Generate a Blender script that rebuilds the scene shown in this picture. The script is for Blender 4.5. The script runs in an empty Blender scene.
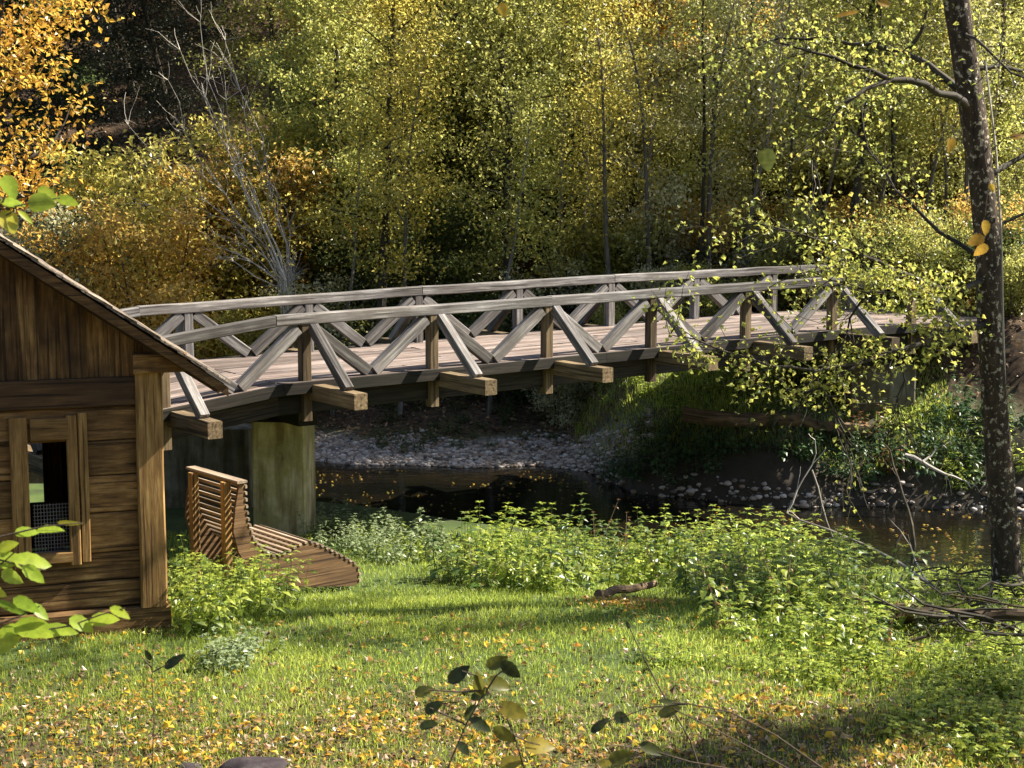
import bpy, math, random
import numpy as np
from mathutils import Vector, Matrix

RS = np.random.RandomState(7)
random.seed(7)
scn = bpy.context.scene
COL = scn.collection
PI = math.pi

# ------------------------------------------------------------------ camera model
F = 1540.0
PITCH = math.atan(193 / F)
HC = 4.9
CP, SP = math.cos(PITCH), math.sin(PITCH)
CAM = np.array([0.0, 0.0, HC])

def ray(px, py):
    u = (px - 512) / F
    v = (py - 384) / F
    return np.array([u, CP - v * SP, -SP - v * CP])

def at_y(px, py, Y):
    d = ray(px, py)
    return CAM + d * (Y / d[1])

def on_plane(px, py, P, n):
    d = ray(px, py)
    t = np.dot(np.asarray(P) - CAM, n) / np.dot(d, n)
    return CAM + d * t

def project(p):
    q = np.asarray(p, float) - CAM
    dep = q[1] * CP - q[2] * SP
    up = q[1] * SP + q[2] * CP
    return 512 + F * q[0] / dep, 384 - F * up / dep

# ------------------------------------------------------------------ terrain
NX = [-60, -14, -4.1, -1.15, 1.6, 5, 8.5, 14, 60]
NY = [36, 32, 29.2, 27.4, 25.2, 23.6, 22.7, 21.7, 19]
FX = [-60, -14, -4.5, 0.5, 1.7, 2.6, 5.8, 10.2, 16, 60]
FY = [43, 37, 35, 34.2, 33.5, 31.2, 29.9, 29.4, 29.2, 26]
WATER = -1.3

def sst(a, b, x):
    t = np.clip((x - a) / (b - a), 0, 1)
    return t * t * (3 - 2 * t)

def lump(x, y):
    return (np.sin(x * .9 + 1.3 * np.sin(y * .55)) * np.cos(y * .8 + .6 * np.sin(x * .7)) * .5
            + np.sin(x * 2.3 + y * 1.1) * np.sin(y * 2.1 - x * 1.4) * .25)

def ground(x, y):
    x = np.asarray(x, float); y = np.asarray(y, float)
    wob = .35 * np.sin(x * .9 + .5) + .2 * np.sin(x * 2.1)
    yn = np.interp(x, NX, NY) + wob * .6
    yf = np.interp(x, FX, FY) + wob * .7
    # near side
    lawn = np.interp(y, [16.4, 18.0, 20.5, 23], [0, -.06, -.52, -.72])
    t = yn - y
    near = np.where(t > 1.1, lawn, WATER - .15 + (lawn - WATER + .15) * sst(-.25, 1.1, t))
    near = near + 3.35 * np.clip(1 - y / 11.9, 0, None) ** 1.05
    near = near + .045 * lump(x, y) * sst(0, 2, t)
    # far side
    s = y - yf
    left = np.interp(s, [-.3, 0, 1.0, 2.4, 7, 12], [-1.5, WATER, -1.12, -.85, .45, 1.9])
    right = np.interp(s, [-.3, 0, .5, 1.5, 4, 6, 8, 14], [-1.5, WATER, -.75, .2, 1.0, 1.5, 1.8, 2.1])
    m = sst(1.2, 3.2, x)
    far = left * (1 - m) + right * m
    r2 = sst(6.5, 9.0, x) * sst(2.2, 4.5, s)
    far = far * (1 - r2) + np.maximum(far, 2.15) * r2
    hill = np.clip(y - 43 + 2 * np.sin(x * .16 + .7), 0, None)
    far = far + .52 * hill ** 1.02 * np.where(hill > 0, 1, 1) - .0 * hill
    far = far + .12 * lump(x * .7, y * .7) * sst(.4, 3, s)
    river = np.maximum(WATER - .45, WATER - .15 - .3 * np.clip(np.minimum(y - yn, yf - y), 0, 1))
    z = np.where(y < yn, near, np.where(y > yf, far, river))
    z = np.where((y >= yn) & (y < yn + .25), np.minimum(near, WATER - .1), z)
    return z

def gz(x, y):
    return float(ground(x, y))

def on_ground(px, py, maxd=90):
    d = ray(px, py)
    ts = np.linspace(6, maxd, 1600)
    P = CAM[None] + d[None] * ts[:, None]
    below = P[:, 2] < ground(P[:, 0], P[:, 1])
    i = int(np.argmax(below))
    return P[i] if below.any() else P[-1]

# ------------------------------------------------------------------ objects
def setp(o, label=None, cat=None, group=None, kind=None):
    if label: o['label'] = label
    if cat: o['category'] = cat
    if group: o['group'] = group
    if kind: o['kind'] = kind
    return o

def empty(name, loc, label, cat, rz=0.0, group=None):
    o = bpy.data.objects.new(name, None)
    COL.objects.link(o)
    o.location = [float(c) for c in loc]
    o.rotation_euler = (0, 0, rz)
    o.empty_display_size = .2
    return setp(o, label, cat, group)

def link(name, me, mat, parent=None):
    o = bpy.data.objects.new(name, me)
    COL.objects.link(o)
    if mat is not None:
        for m in (mat if isinstance(mat, (list, tuple)) else [mat]):
            me.materials.append(m)
    if parent is not None:
        o.parent = parent
    return o

def np_mesh(name, V, Fc, face_attr=None, point_vec=None, smooth=False, mat_idx=None):
    V = np.asarray(V, np.float32); Fc = np.asarray(Fc, np.int32)
    k = Fc.shape[1]
    me = bpy.data.meshes.new(name)
    me.vertices.add(len(V)); me.vertices.foreach_set('co', V.ravel())
    me.loops.add(Fc.size); me.loops.foreach_set('vertex_index', Fc.ravel())
    me.polygons.add(len(Fc)); me.polygons.foreach_set('loop_start', np.arange(0, Fc.size, k, dtype=np.int32))
    if mat_idx is not None:
        me.polygons.foreach_set('material_index', np.asarray(mat_idx, np.int32))
    me.update(calc_edges=True)
    me.polygons.foreach_set('use_smooth', np.full(len(Fc), smooth))
    if face_attr is not None:
        a = me.attributes.new('rnd', 'FLOAT', 'FACE')
        a.data.foreach_set('value', np.asarray(face_attr, np.float32))
    if point_vec is not None:
        a = me.attributes.new('grain', 'FLOAT_VECTOR', 'POINT')
        a.data.foreach_set('vector', np.asarray(point_vec, np.float32).ravel())
    return me

class MB:
    """collects shapes into ONE mesh"""
    def __init__(self):
        self.v = []; self.f = []; self.g = []
    def add(self, vs, fs, gs=None):
        b = len(self.v)
        self.v += [tuple(map(float, p)) for p in vs]
        self.g += [tuple(map(float, p)) for p in (gs if gs is not None else vs)]
        self.f += [tuple(b + i for i in f) for f in fs]
        return self
    def beam(self, p0, p1, w, h, up=(0, 0, 1), ch=.008, wob=0.0, seg=1, h1=None):
        p0 = Vector([float(c) for c in p0]); p1 = Vector([float(c) for c in p1])
        ax = p1 - p0; ln = ax.length; ax.normalize()
        up = Vector(up); sd = ax.cross(up).normalized(); up = sd.cross(ax).normalized()
        a, b = w / 2, h / 2
        ch = min(ch, a * .5, b * .5)
        sec = [(-a + ch, -b), (a - ch, -b), (a, -b + ch), (a, b - ch), (a - ch, b), (-a + ch, b), (-a, b - ch), (-a, -b + ch)]
        off = (random.uniform(0, 50), random.uniform(0, 50), random.uniform(0, 50))
        vs, gs, fs = [], [], []
        if wob and seg == 1: seg = max(1, int(ln / .5))
        for k in range(seg + 1):
            t = k / seg
            c = p0 + ax * (ln * t)
            dx, dz = (random.uniform(-wob, wob), random.uniform(-wob, wob)) if wob else (0, 0)
            for (x, z) in sec:
                vs.append(c + sd * (x + dx) + up * (z + dz)); gs.append((off[0] + ln * t, off[1] + x, off[2] + z))
        for k in range(seg):
            for i in range(8):
                j = (i + 1) % 8
                fs.append((k * 8 + i, k * 8 + j, k * 8 + 8 + j, k * 8 + 8 + i))
        fs.append(tuple(reversed(range(8)))); fs.append(tuple(range(seg * 8, seg * 8 + 8)))
        return self.add(vs, fs, gs)
    def tube(self, pts, radii, n=8, jit=0.0, cap=True):
        pts = [Vector([float(c) for c in p]) for p in pts]
        vs, gs, fs = [], [], []
        ref = Vector((.31, .87, .12)); s = 0; off = random.uniform(0, 50)
        for k, p in enumerate(pts):
            a = pts[min(k + 1, len(pts) - 1)] - pts[max(k - 1, 0)]
            a.normalize()
            u = a.cross(ref)
            if u.length < 1e-3: u = a.cross(Vector((1, 0, 0)))
            u.normalize(); w = a.cross(u)
            if k: s += (p - pts[k - 1]).length
            for i in range(n):
                th = 2 * PI * i / n
                r = radii[k] * (1 + random.uniform(-jit, jit))
                d = u * math.cos(th) + w * math.sin(th)
                vs.append(p + d * r); gs.append((off + s, d.x * radii[k] + off, d.y * radii[k] + d.z * radii[k]))
        for k in range(len(pts) - 1):
            for i in range(n):
                j = (i + 1) % n
                fs.append((k * n + i, k * n + j, (k + 1) * n + j, (k + 1) * n + i))
        if cap:
            fs.append(tuple(reversed(range(n)))); b = (len(pts) - 1) * n
            fs.append(tuple(range(b, b + n)))
        return self.add(vs, fs, gs)
    def prism(self, poly, ext, gr=(0, 1, 2)):
        """poly: 3D points of one face (in order), ext: extrusion vector"""
        n = len(poly); e = np.asarray(ext, float)
        vs = [np.asarray(p, float) for p in poly] + [np.asarray(p, float) + e for p in poly]
        fs = [tuple(range(n))[::-1], tuple(range(n, 2 * n))] + [(i, (i + 1) % n, n + (i + 1) % n, n + i) for i in range(n)]
        off = np.array([random.uniform(0, 50) for _ in range(3)])
        return self.add(vs, fs, [np.array([p[gr[0]], p[gr[1]], p[gr[2]]]) + off for p in vs])
    def build(self, name, mat, parent=None, world=True, smooth=False):
        v = np.array(self.v, float)
        if parent is not None and world:
            v = v - np.array(parent.location)[None]
        me = bpy.data.meshes.new(name)
        me.from_pydata(v.tolist(), [], self.f)
        a = me.attributes.new('grain', 'FLOAT_VECTOR', 'POINT')
        a.data.foreach_set('vector', np.array(self.g, np.float32).ravel())
        me.update()
        import bmesh
        bm = bmesh.new(); bm.from_mesh(me)
        bmesh.ops.recalc_face_normals(bm, faces=bm.faces)
        bm.to_mesh(me); bm.free()
        if smooth:
            me.polygons.foreach_set('use_smooth', np.full(len(me.polygons), True))
        return link(name, me, mat, parent)

def copy_tree(o, parent=None):
    c = o.copy(); COL.objects.link(c); c.parent = parent
    for ch in list(o.children): copy_tree(ch, c)
    return c

# ------------------------------------------------------------------ materials
def newmat(name):
    m = bpy.data.materials.new(name); m.use_nodes = True
    nt = m.node_tree; nt.nodes.clear()
    return m, nt
def N(nt, t, **kw):
    n = nt.nodes.new(t)
    for k, v in kw.items():
        if k.startswith('i_'):
            key = k[2:].replace('_', ' ')
            n.inputs[key].default_value = v
        else: setattr(n, k, v)
    return n
def ramp(nt, cols, pos=None, interp='LINEAR'):
    r = nt.nodes.new('ShaderNodeValToRGB'); cr = r.color_ramp; cr.interpolation = interp
    pos = pos or [i / (len(cols) - 1) for i in range(len(cols))]
    while len(cr.elements) < len(cols): cr.elements.new(.5)
    for e, c, p in zip(cr.elements, cols, pos):
        e.position = p; e.color = (*c, 1)
    return r
def mixc(nt, fac, a, b, mode='MIX'):
    n = nt.nodes.new('ShaderNodeMix'); n.data_type = 'RGBA'; n.blend_type = mode
    for sock, val in ((n.inputs[0], fac), (n.inputs[6], a), (n.inputs[7], b)):
        if isinstance(val, (int, float)): sock.default_value = val
        elif isinstance(val, tuple): sock.default_value = (*val, 1)
        else: nt.links.new(val, sock)
    return n.outputs[2]
def finish(nt, col, rough=.8, bump=None, bstr=.3, bdist=.02, spec=.3):
    p = N(nt, 'ShaderNodeBsdfPrincipled'); out = N(nt, 'ShaderNodeOutputMaterial')
    p.inputs['Specular IOR Level'].default_value = spec
    nt.links.new(col, p.inputs['Base Color'])
    if isinstance(rough, (int, float)): p.inputs['Roughness'].default_value = rough
    else: nt.links.new(rough, p.inputs['Roughness'])
    if bump is not None:
        b = N(nt, 'ShaderNodeBump'); b.inputs['Strength'].default_value = bstr; b.inputs['Distance'].default_value = bdist
        nt.links.new(bump, b.inputs['Height']); nt.links.new(b.outputs[0], p.inputs['Normal'])
    nt.links.new(p.outputs[0], out.inputs[0])
    return p
def noise(nt, vec, scale, detail=5, rough=.6, dist=0.0):
    n = N(nt, 'ShaderNodeTexNoise'); n.inputs['Scale'].default_value = scale
    n.inputs['Detail'].default_value = detail; n.inputs['Roughness'].default_value = rough; n.inputs['Distortion'].default_value = dist
    if vec is not None: nt.links.new(vec, n.inputs['Vector'])
    return n.outputs[0]
def grainvec(nt, sc):
    a = N(nt, 'ShaderNodeAttribute'); a.attribute_name = 'grain'
    m = N(nt, 'ShaderNodeMapping'); m.inputs['Scale'].default_value = sc
    nt.links.new(a.outputs['Vector'], m.inputs[0])
    return a.outputs['Vector'], m.outputs[0]

def wood(name, cols, stain=(.3, .3, .3), stain_amt=.6, rough=.85, gs=(1.3, 26, 26), bstr=.5, moss=None):
    m, nt = newmat(name)
    raw, v = grainvec(nt, gs)
    g = noise(nt, v, 1.0, 7, .65, .25)
    c = ramp(nt, cols, [.28, .5, .72]); nt.links.new(g, c.inputs[0])
    big = noise(nt, raw, 1.7, 4, .6)
    r2 = ramp(nt, [(0, 0, 0), (1, 1, 1)], [.38, .68]); nt.links.new(big, r2.inputs[0])
    mul = N(nt, 'ShaderNodeMath', operation='MULTIPLY'); mul.inputs[1].default_value = stain_amt
    nt.links.new(r2.outputs[0], mul.inputs[0])
    col = mixc(nt, mul.outputs[0], c.outputs[0], stain)
    # dark drying checks along the grain
    m2 = N(nt, 'ShaderNodeMapping'); m2.inputs['Scale'].default_value = (.55, 24, 24); nt.links.new(raw, m2.inputs[0])
    ck = noise(nt, m2.outputs[0], 1.0, 3, .5)
    r3 = ramp(nt, [(.16, .15, .14), (1, 1, 1)], [.36, .43]); nt.links.new(ck, r3.inputs[0])
    col = mixc(nt, .8, col, r3.outputs[0], 'MULTIPLY')
    bt = noise(nt, raw, .13, 0, .5); rb_ = ramp(nt, [(.55, .53, .5), (1, 1, 1), (1.25, 1.22, 1.18)], [.36, .5, .64]); nt.links.new(bt, rb_.inputs[0])
    col = mixc(nt, 1.0, col, rb_.outputs[0], 'MULTIPLY')
    if moss:
        mo = noise(nt, raw, 5, 5, .7); rm = ramp(nt, [(0, 0, 0), (1, 1, 1)], [.56, .66]); nt.links.new(mo, rm.inputs[0])
        col = mixc(nt, rm.outputs[0], col, moss)
    finish(nt, col, rough, g, bstr, .01)
    return m

def leafmat(name, cols, transl=.58, gloss=.5, pos=None, noise_amt=.0):
    m, nt = newmat(name)
    a = N(nt, 'ShaderNodeAttribute'); a.attribute_name = 'rnd'
    r = ramp(nt, cols, pos); nt.links.new(a.outputs['Fac'], r.inputs[0])
    col = r.outputs[0]
    if noise_amt:
        tc = N(nt, 'ShaderNodeTexCoord')
        nn = noise(nt, tc.outputs['Object'], 60, 3)
        rr = ramp(nt, [(1 - noise_amt,) * 3, (1, 1, 1)], [.35, .6]); nt.links.new(nn, rr.inputs[0])
        col = mixc(nt, 1.0, col, rr.outputs[0], 'MULTIPLY')
    p = N(nt, 'ShaderNodeBsdfPrincipled'); p.inputs['Roughness'].default_value = .36
    p.inputs['Specular IOR Level'].default_value = gloss
    t = N(nt, 'ShaderNodeBsdfTranslucent')
    hs = N(nt, 'ShaderNodeHueSaturation'); hs.inputs['Saturation'].default_value = .95; hs.inputs['Value'].default_value = 1.8
    nt.links.new(col, hs.inputs['Color'])
    nt.links.new(col, p.inputs['Base Color']); nt.links.new(hs.outputs[0], t.inputs[0])
    mx = N(nt, 'ShaderNodeMixShader'); mx.inputs[0].default_value = transl
    nt.links.new(p.outputs[0], mx.inputs[1]); nt.links.new(t.outputs[0], mx.inputs[2])
    out = N(nt, 'ShaderNodeOutputMaterial'); nt.links.new(mx.outputs[0], out.inputs[0])
    return m

def simple_noise_mat(name, cols, scale=6, rough=.9, pos=None, bstr=.5, bdist=.03, detail=7, spec=.25):
    m, nt = newmat(name)
    tc = N(nt, 'ShaderNodeTexCoord')
    n = noise(nt, tc.outputs['Object'], scale, detail, .65)
    r = ramp(nt, cols, pos or [.3, .5, .7][:len(cols)]); nt.links.new(n, r.inputs[0])
    finish(nt, r.outputs[0], rough, n, bstr, bdist, spec)
    return m

M = {}
M['grey_wood'] = wood('weathered_grey_wood', [(.045, .04, .038), (.17, .158, .15), (.42, .40, .375)], (.09, .078, .068), .75)
M['deck_wood'] = wood('weathered_deck_wood', [(.07, .052, .042), (.21, .165, .145), (.42, .36, .33)], (.14, .095, .07), .6)
M['dark_wood'] = wood('dark_bridge_wood', [(.010, .008, .006), (.028, .022, .016), (.06, .048, .036)], (.016, .018, .010), .5)  # near-black wood of girders, edge boards and pier cap
M['amber_wood'] = wood('amber_beam_wood', [(.05, .033, .016), (.15, .105, .055), (.30, .235, .14)], (.085, .058, .03), .7)
M['hut_wood'] = wood('brown_hut_wood', [(.06, .032, .011), (.22, .115, .036), (.46, .285, .11)], (.06, .030, .011), .85, gs=(2.4, 22, 22), bstr=.9)
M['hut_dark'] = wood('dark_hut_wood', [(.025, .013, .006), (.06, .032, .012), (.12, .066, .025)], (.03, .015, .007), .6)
M['hut_frame'] = wood('golden_hut_timber', [(.10, .055, .018), (.31, .175, .055), (.52, .34, .13)], (.16, .085, .03), .6, gs=(2.2, 24, 24))
M['roof_wood'] = wood('grey_roof_board', [(.08, .06, .045), (.20, .16, .12), (.36, .31, .26)], (.12, .08, .05), .5)
M['bench_wood'] = wood('larch_bench_wood', [(.05, .027, .012), (.12, .068, .03), (.22, .135, .065)], (.07, .04, .02), .5)
M['slat_wood'] = wood('larch_slat_wood', [(.13, .088, .054), (.28, .205, .135), (.48, .39, .30)], (.24, .185, .135), .55)
M['bark'] = wood('forest_bark', [(.025, .02, .015), (.06, .048, .035), (.12, .10, .075)], (.05, .05, .03), .5, gs=(5, 16, 16), bstr=.8)
M['grey_bark'] = wood('grey_young_bark', [(.10, .09, .075), (.20, .18, .15), (.34, .31, .27)], (.14, .13, .09), .4, gs=(5, 16, 16))
M['pale_bark'] = wood('pale_dead_bark', [(.30, .27, .23), (.48, .44, .38), (.62, .57, .51)], (.38, .33, .27), .4, gs=(4, 18, 18))
M['log'] = wood('rotting_log_bark', [(.05, .03, .018), (.13, .085, .05), (.24, .16, .1)], (.08, .06, .03), .5, gs=(3, 14, 14), bstr=.8)
M['metal'] = simple_noise_mat('rusty_wire', [(.12, .11, .1), (.2, .18, .16)], 20, .5, [.3, .7])

# lichen-spotted trunk bark
m, nt = newmat('lichen_bark')
raw, v = grainvec(nt, (4, 14, 14))
g = noise(nt, v, 1, 7, .7)
c = ramp(nt, [(.018, .013, .009), (.05, .034, .022), (.10, .07, .045)], [.3, .5, .72]); nt.links.new(g, c.inputs[0])
tc = N(nt, 'ShaderNodeTexCoord')
sp = noise(nt, tc.outputs['Object'], 13, 5, .68)
rs = ramp(nt, [(0, 0, 0), (1, 1, 1)], [.555, .60]); nt.links.new(sp, rs.inputs[0])
col = mixc(nt, rs.outputs[0], c.outputs[0], (.42, .36, .27))
finish(nt, col, .9, g, .9, .03)
M['lichen_bark'] = m

# concrete with moss
def concrete(name, cols, moss):
    m, nt = newmat(name)
    tc = N(nt, 'ShaderNodeTexCoord')
    n1 = noise(nt, tc.outputs['Object'], 2.2, 7, .65)
    r = ramp(nt, cols, [.3, .5, .7]); nt.links.new(n1, r.inputs[0])
    mp = N(nt, 'ShaderNodeMapping'); mp.inputs['Scale'].default_value = (5, 5, .7); nt.links.new(tc.outputs['Object'], mp.inputs[0])
    n2 = noise(nt, mp.outputs[0], 1.2, 5, .6)
    r2 = ramp(nt, [(.35, .3, .22), (1, 1, 1)], [.38, .58]); nt.links.new(n2, r2.inputs[0])
    col = mixc(nt, .85, r.outputs[0], r2.outputs[0], 'MULTIPLY')
    n3 = noise(nt, tc.outputs['Object'], 1.6, 6, .7); r3 = ramp(nt, [(0, 0, 0), (1, 1, 1)], [.5, .62]); nt.links.new(n3, r3.inputs[0])
    col = mixc(nt, r3.outputs[0], col, moss)
    n4 = noise(nt, tc.outputs['Object'], 30, 5, .7)
    finish(nt, col, .9, n4, .4, .01)
    return m
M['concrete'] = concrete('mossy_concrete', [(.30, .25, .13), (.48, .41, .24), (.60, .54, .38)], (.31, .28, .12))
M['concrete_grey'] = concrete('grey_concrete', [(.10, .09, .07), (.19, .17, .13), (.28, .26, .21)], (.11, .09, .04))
M['stone'] = simple_noise_mat('dark_stone', [(.018, .012, .013), (.04, .03, .032), (.085, .07, .068)], 5)
M['pebble'] = None
m, nt = newmat('river_pebble')
a = N(nt, 'ShaderNodeAttribute'); a.attribute_name = 'rnd'
r = ramp(nt, [(.10, .08, .065), (.25, .21, .18), (.42, .37, .33), (.22, .15, .10), (.56, .52, .48)]); nt.links.new(a.outputs['Fac'], r.inputs[0])
tc = N(nt, 'ShaderNodeTexCoord'); nn = noise(nt, tc.outputs['Object'], 40, 4)
finish(nt, r.outputs[0], .7, nn, .3, .01)
M['pebble'] = m

# leaves: linear base colours
M['leaf_golden'] = leafmat('golden_leaves', [(.13, .066, .012), (.32, .165, .018), (.46, .265, .024), (.46, .31, .04), (.26, .21, .04)])
M['leaf_yellow'] = leafmat('yellow_leaves', [(.11, .10, .022), (.28, .235, .035), (.48, .41, .09), (.21, .21, .04), (.42, .26, .04)])
M['leaf_yellowgreen'] = leafmat('yellow_green_leaves', [(.08, .095, .024), (.21, .22, .045), (.43, .42, .12), (.15, .18, .045), (.44, .33, .06)])
M['leaf_olive'] = leafmat('olive_leaves', [(.075, .085, .022), (.18, .19, .04), (.36, .34, .09), (.14, .16, .04), (.38, .29, .06)])
M['leaf_dark'] = leafmat('dark_green_leaves', [(.022, .035, .012), (.05, .075, .02), (.09, .115, .03), (.04, .06, .022), (.15, .15, .04)])
M['leaf_grey'] = leafmat('grey_green_leaves', [(.10, .105, .045), (.24, .235, .10), (.48, .45, .26), (.18, .18, .08), (.36, .29, .11)], .45)
M['leaf_rust'] = leafmat('rusty_leaves', [(.14, .08, .02), (.34, .20, .035), (.50, .33, .07), (.29, .22, .045), (.46, .34, .07)])
M['leaf_spruce'] = leafmat('shade_spruce_needles', [(.010, .014, .008), (.022, .028, .013), (.045, .045, .022), (.03, .022, .012)], .2, .3)  # spruce colour blackened so it carries the shade of the hillside gap
M['leaf_lime'] = leafmat('lime_leaves', [(.10, .12, .025), (.20, .23, .04), (.34, .34, .06), (.27, .26, .05), (.44, .34, .06)], .5)
M['leaf_nettle'] = leafmat('nettle_leaves', [(.035, .065, .016), (.11, .17, .03), (.24, .31, .045), (.36, .41, .06), (.48, .48, .09)], .55, .6)
M['leaf_nettle2'] = leafmat('dark_nettle_leaves', [(.02, .045, .014), (.05, .10, .022), (.10, .16, .03), (.16, .20, .04), (.26, .22, .06)], .45, .6)
M['leaf_bank'] = leafmat('bank_plant_leaves', [(.02, .05, .02), (.035, .085, .035), (.07, .125, .05), (.05, .095, .03), (.12, .17, .06)], .4, .3)
M['leaf_greyplant'] = leafmat('pale_grey_plant_leaves', [(.09, .13, .05), (.18, .23, .10), (.28, .33, .17), (.15, .19, .09)], .35, .4)
M['leaf_dry'] = leafmat('dry_fern_leaves', [(.10, .045, .018), (.2, .09, .03), (.3, .15, .06)], .3)
M['leaf_near'] = leafmat('hazel_leaves', [(.13, .22, .02), (.24, .34, .03), (.36, .44, .04), (.45, .36, .03)], .5, .3, noise_amt=.25)
M['leaf_sap'] = leafmat('sapling_leaves', [(.025, .035, .01), (.07, .08, .015), (.16, .15, .02), (.34, .26, .03)], .45, .4, noise_amt=.3)
M['leaf_amber'] = leafmat('amber_leaves', [(.30, .17, .02), (.48, .28, .02), (.55, .36, .03)], .5, .3, noise_amt=.3)
M['leaf_fallen'] = leafmat('fallen_leaves', [(.08, .04, .015), (.24, .13, .03), (.46, .30, .03), (.58, .41, .03), (.40, .18, .02), (.34, .25, .13), (.18, .10, .04), (.36, .33, .05)], .35, .4)
M['leaf_litter'] = leafmat('leaf_litter', [(.04, .024, .014), (.11, .065, .032), (.20, .12, .055), (.32, .24, .16), (.28, .13, .045)], .2, .35)
M['grass'] = leafmat('grass_blades', [(.05, .085, .014), (.14, .19, .025), (.26, .32, .04), (.38, .42, .065), (.52, .45, .15)], .52, .5)

# ------------------------------------------------------------------ ground sheet
def axis(a, b, fa, fb, fine, coarse):
    mid = np.arange(fa, fb, fine)
    def out(start, end, sgn):
        pts = []; p = start; st = fine
        while (p < end) if sgn > 0 else (p > end):
            st = min(st * 1.12, coarse); p += sgn * st; pts.append(p)
        return pts
    return np.array(sorted(out(fa, a, -1)) + list(mid) + out(fb, b, 1))
gx = axis(-160, 160, -14, 16, .16, 6); gy = axis(-120, 300, 9, 44, .16, 6)
GX, GY = np.meshgrid(gx, gy)
GZ = ground(GX, GY)
GZ = np.where(GY < -6, ground(GX, np.full_like(GY, -6.0)) + (-6 - GY) * .3, GZ)
V = np.stack([GX.ravel(), GY.ravel(), GZ.ravel()], 1)
nx, ny = len(gx), len(gy)
I = (np.arange(ny - 1)[:, None] * nx + np.arange(nx - 1)[None]).ravel()
me = np_mesh('ground', V, np.stack([I, I + 1, I + nx + 1, I + nx], 1), smooth=True)
wob = .35 * np.sin(V[:, 0] * .9 + .5) + .2 * np.sin(V[:, 0] * 2.1)
yn = np.interp(V[:, 0], NX, NY) + wob * .6; yf = np.interp(V[:, 0], FX, FY) + wob * .7
sF = V[:, 1] - yf
nz = .5 + .5 * np.sin(V[:, 0] * 1.3 + np.sin(V[:, 1] * 1.1) * 2)
gravel = sst(-1, 0, sF) * (1 - sst(1.0 + .6 * nz, 1.8 + .6 * nz, sF)) * (1 - sst(1.6, 3.0, V[:, 0]) * .75)
gravel = np.maximum(gravel, ((V[:, 1] > yn) & (sF < 0)) * .6)
litter = sst(.5, 3.0, sF) * (1 - sst(2.0, 3.5, V[:, 0]) * sst(1.0, 2.0, sF) * (1 - sst(3.5, 5, sF)) * (1 - sst(6, 8, V[:, 0])) * .7)
litter = np.maximum(litter, sst(16.5, 13.2, V[:, 1] + .6 * lump(V[:, 0], V[:, 1])) * .7)
soil = sst(-.2, .2, sF) * (1 - sst(1.0, 1.8, sF)) * sst(1.8, 2.8, V[:, 0])
litter = np.maximum(litter, soil)
steep_bank_soil = soil  # bare dark soil of the steep far bank
wet = np.exp(-np.clip(np.maximum(yn - V[:, 1], sF), 0, None) * 1.6)
ca = me.attributes.new('zone', 'FLOAT_COLOR', 'POINT')
ca.data.foreach_set('color', np.stack([gravel, litter, np.maximum(wet, soil * .85), np.ones_like(wet)], 1).astype(np.float32).ravel())
m, nt = newmat('woodland_ground')
tc = N(nt, 'ShaderNodeTexCoord'); za = N(nt, 'ShaderNodeAttribute'); za.attribute_name = 'zone'
sep = N(nt, 'ShaderNodeSeparateColor'); nt.links.new(za.outputs['Color'], sep.inputs[0])
n1 = noise(nt, tc.outputs['Object'], 1.1, 8, .65)
rl = ramp(nt, [(.035, .035, .014), (.045, .075, .016), (.09, .12, .025)], [.3, .48, .68]); nt.links.new(n1, rl.inputs[0])
vo = N(nt, 'ShaderNodeTexVoronoi'); vo.inputs['Scale'].default_value = 11; nt.links.new(tc.outputs['Object'], vo.inputs['Vector'])
sv = N(nt, 'ShaderNodeSeparateColor'); nt.links.new(vo.outputs['Color'], sv.inputs[0])
rli = ramp(nt, [(.02, .013, .008), (.05, .03, .016), (.085, .05, .025), (.045, .028, .015), (.13, .085, .045)]); nt.links.new(sv.outputs[0], rli.inputs[0])
rgr = ramp(nt, [(.08, .07, .055), (.2, .18, .15), (.34, .31, .28), (.13, .11, .09)]); nt.links.new(sv.outputs[1], rgr.inputs[0])
col = mixc(nt, sep.outputs[1], rl.outputs[0], rli.outputs[0])
col = mixc(nt, sep.outputs[0], col, rgr.outputs[0])
col = mixc(nt, sep.outputs[2], col, (.03, .024, .016))
finish(nt, col, .9, n1, .5, .05)
link('ground', me, m)['kind'] = 'structure'

# water sheet between the banks
m, nt = newmat('dark_creek_water')
tc = N(nt, 'ShaderNodeTexCoord')
mp = N(nt, 'ShaderNodeMapping'); mp.inputs['Scale'].default_value = (1.0, 2.6, 1); nt.links.new(tc.outputs['Object'], mp.inputs[0])
n1 = noise(nt, mp.outputs[0], 2.2, 4, .55, .5)
n2 = noise(nt, tc.outputs['Object'], .55, 4, .6)
r = ramp(nt, [(.004, .004, .003), (.009, .007, .004), (.022, .015, .006)], [.42, .6, .76]); nt.links.new(n2, r.inputs[0])
finish(nt, r.outputs[0], .06, n1, .16, .05, .5)
xs = np.linspace(-60, 60, 161); rows = 9
yn_ = np.interp(xs, NX, NY) + (.35 * np.sin(xs * .9 + .5) + .2 * np.sin(xs * 2.1)) * .6 - .6
yf_ = np.interp(xs, FX, FY) + (.35 * np.sin(xs * .9 + .5) + .2 * np.sin(xs * 2.1)) * .7 + .3
WV = np.array([(x, a + (b - a) * k / (rows - 1), WATER) for k in range(rows) for x, a, b in zip(xs, yn_, yf_)])
nw = len(xs)
I = (np.arange(rows - 1)[:, None] * nw + np.arange(nw - 1)[None]).ravel()
link('river_water', np_mesh('river_water', WV, np.stack([I, I + 1, I + nw + 1, I + nw], 1), smooth=True), m)['kind'] = 'structure'

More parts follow.
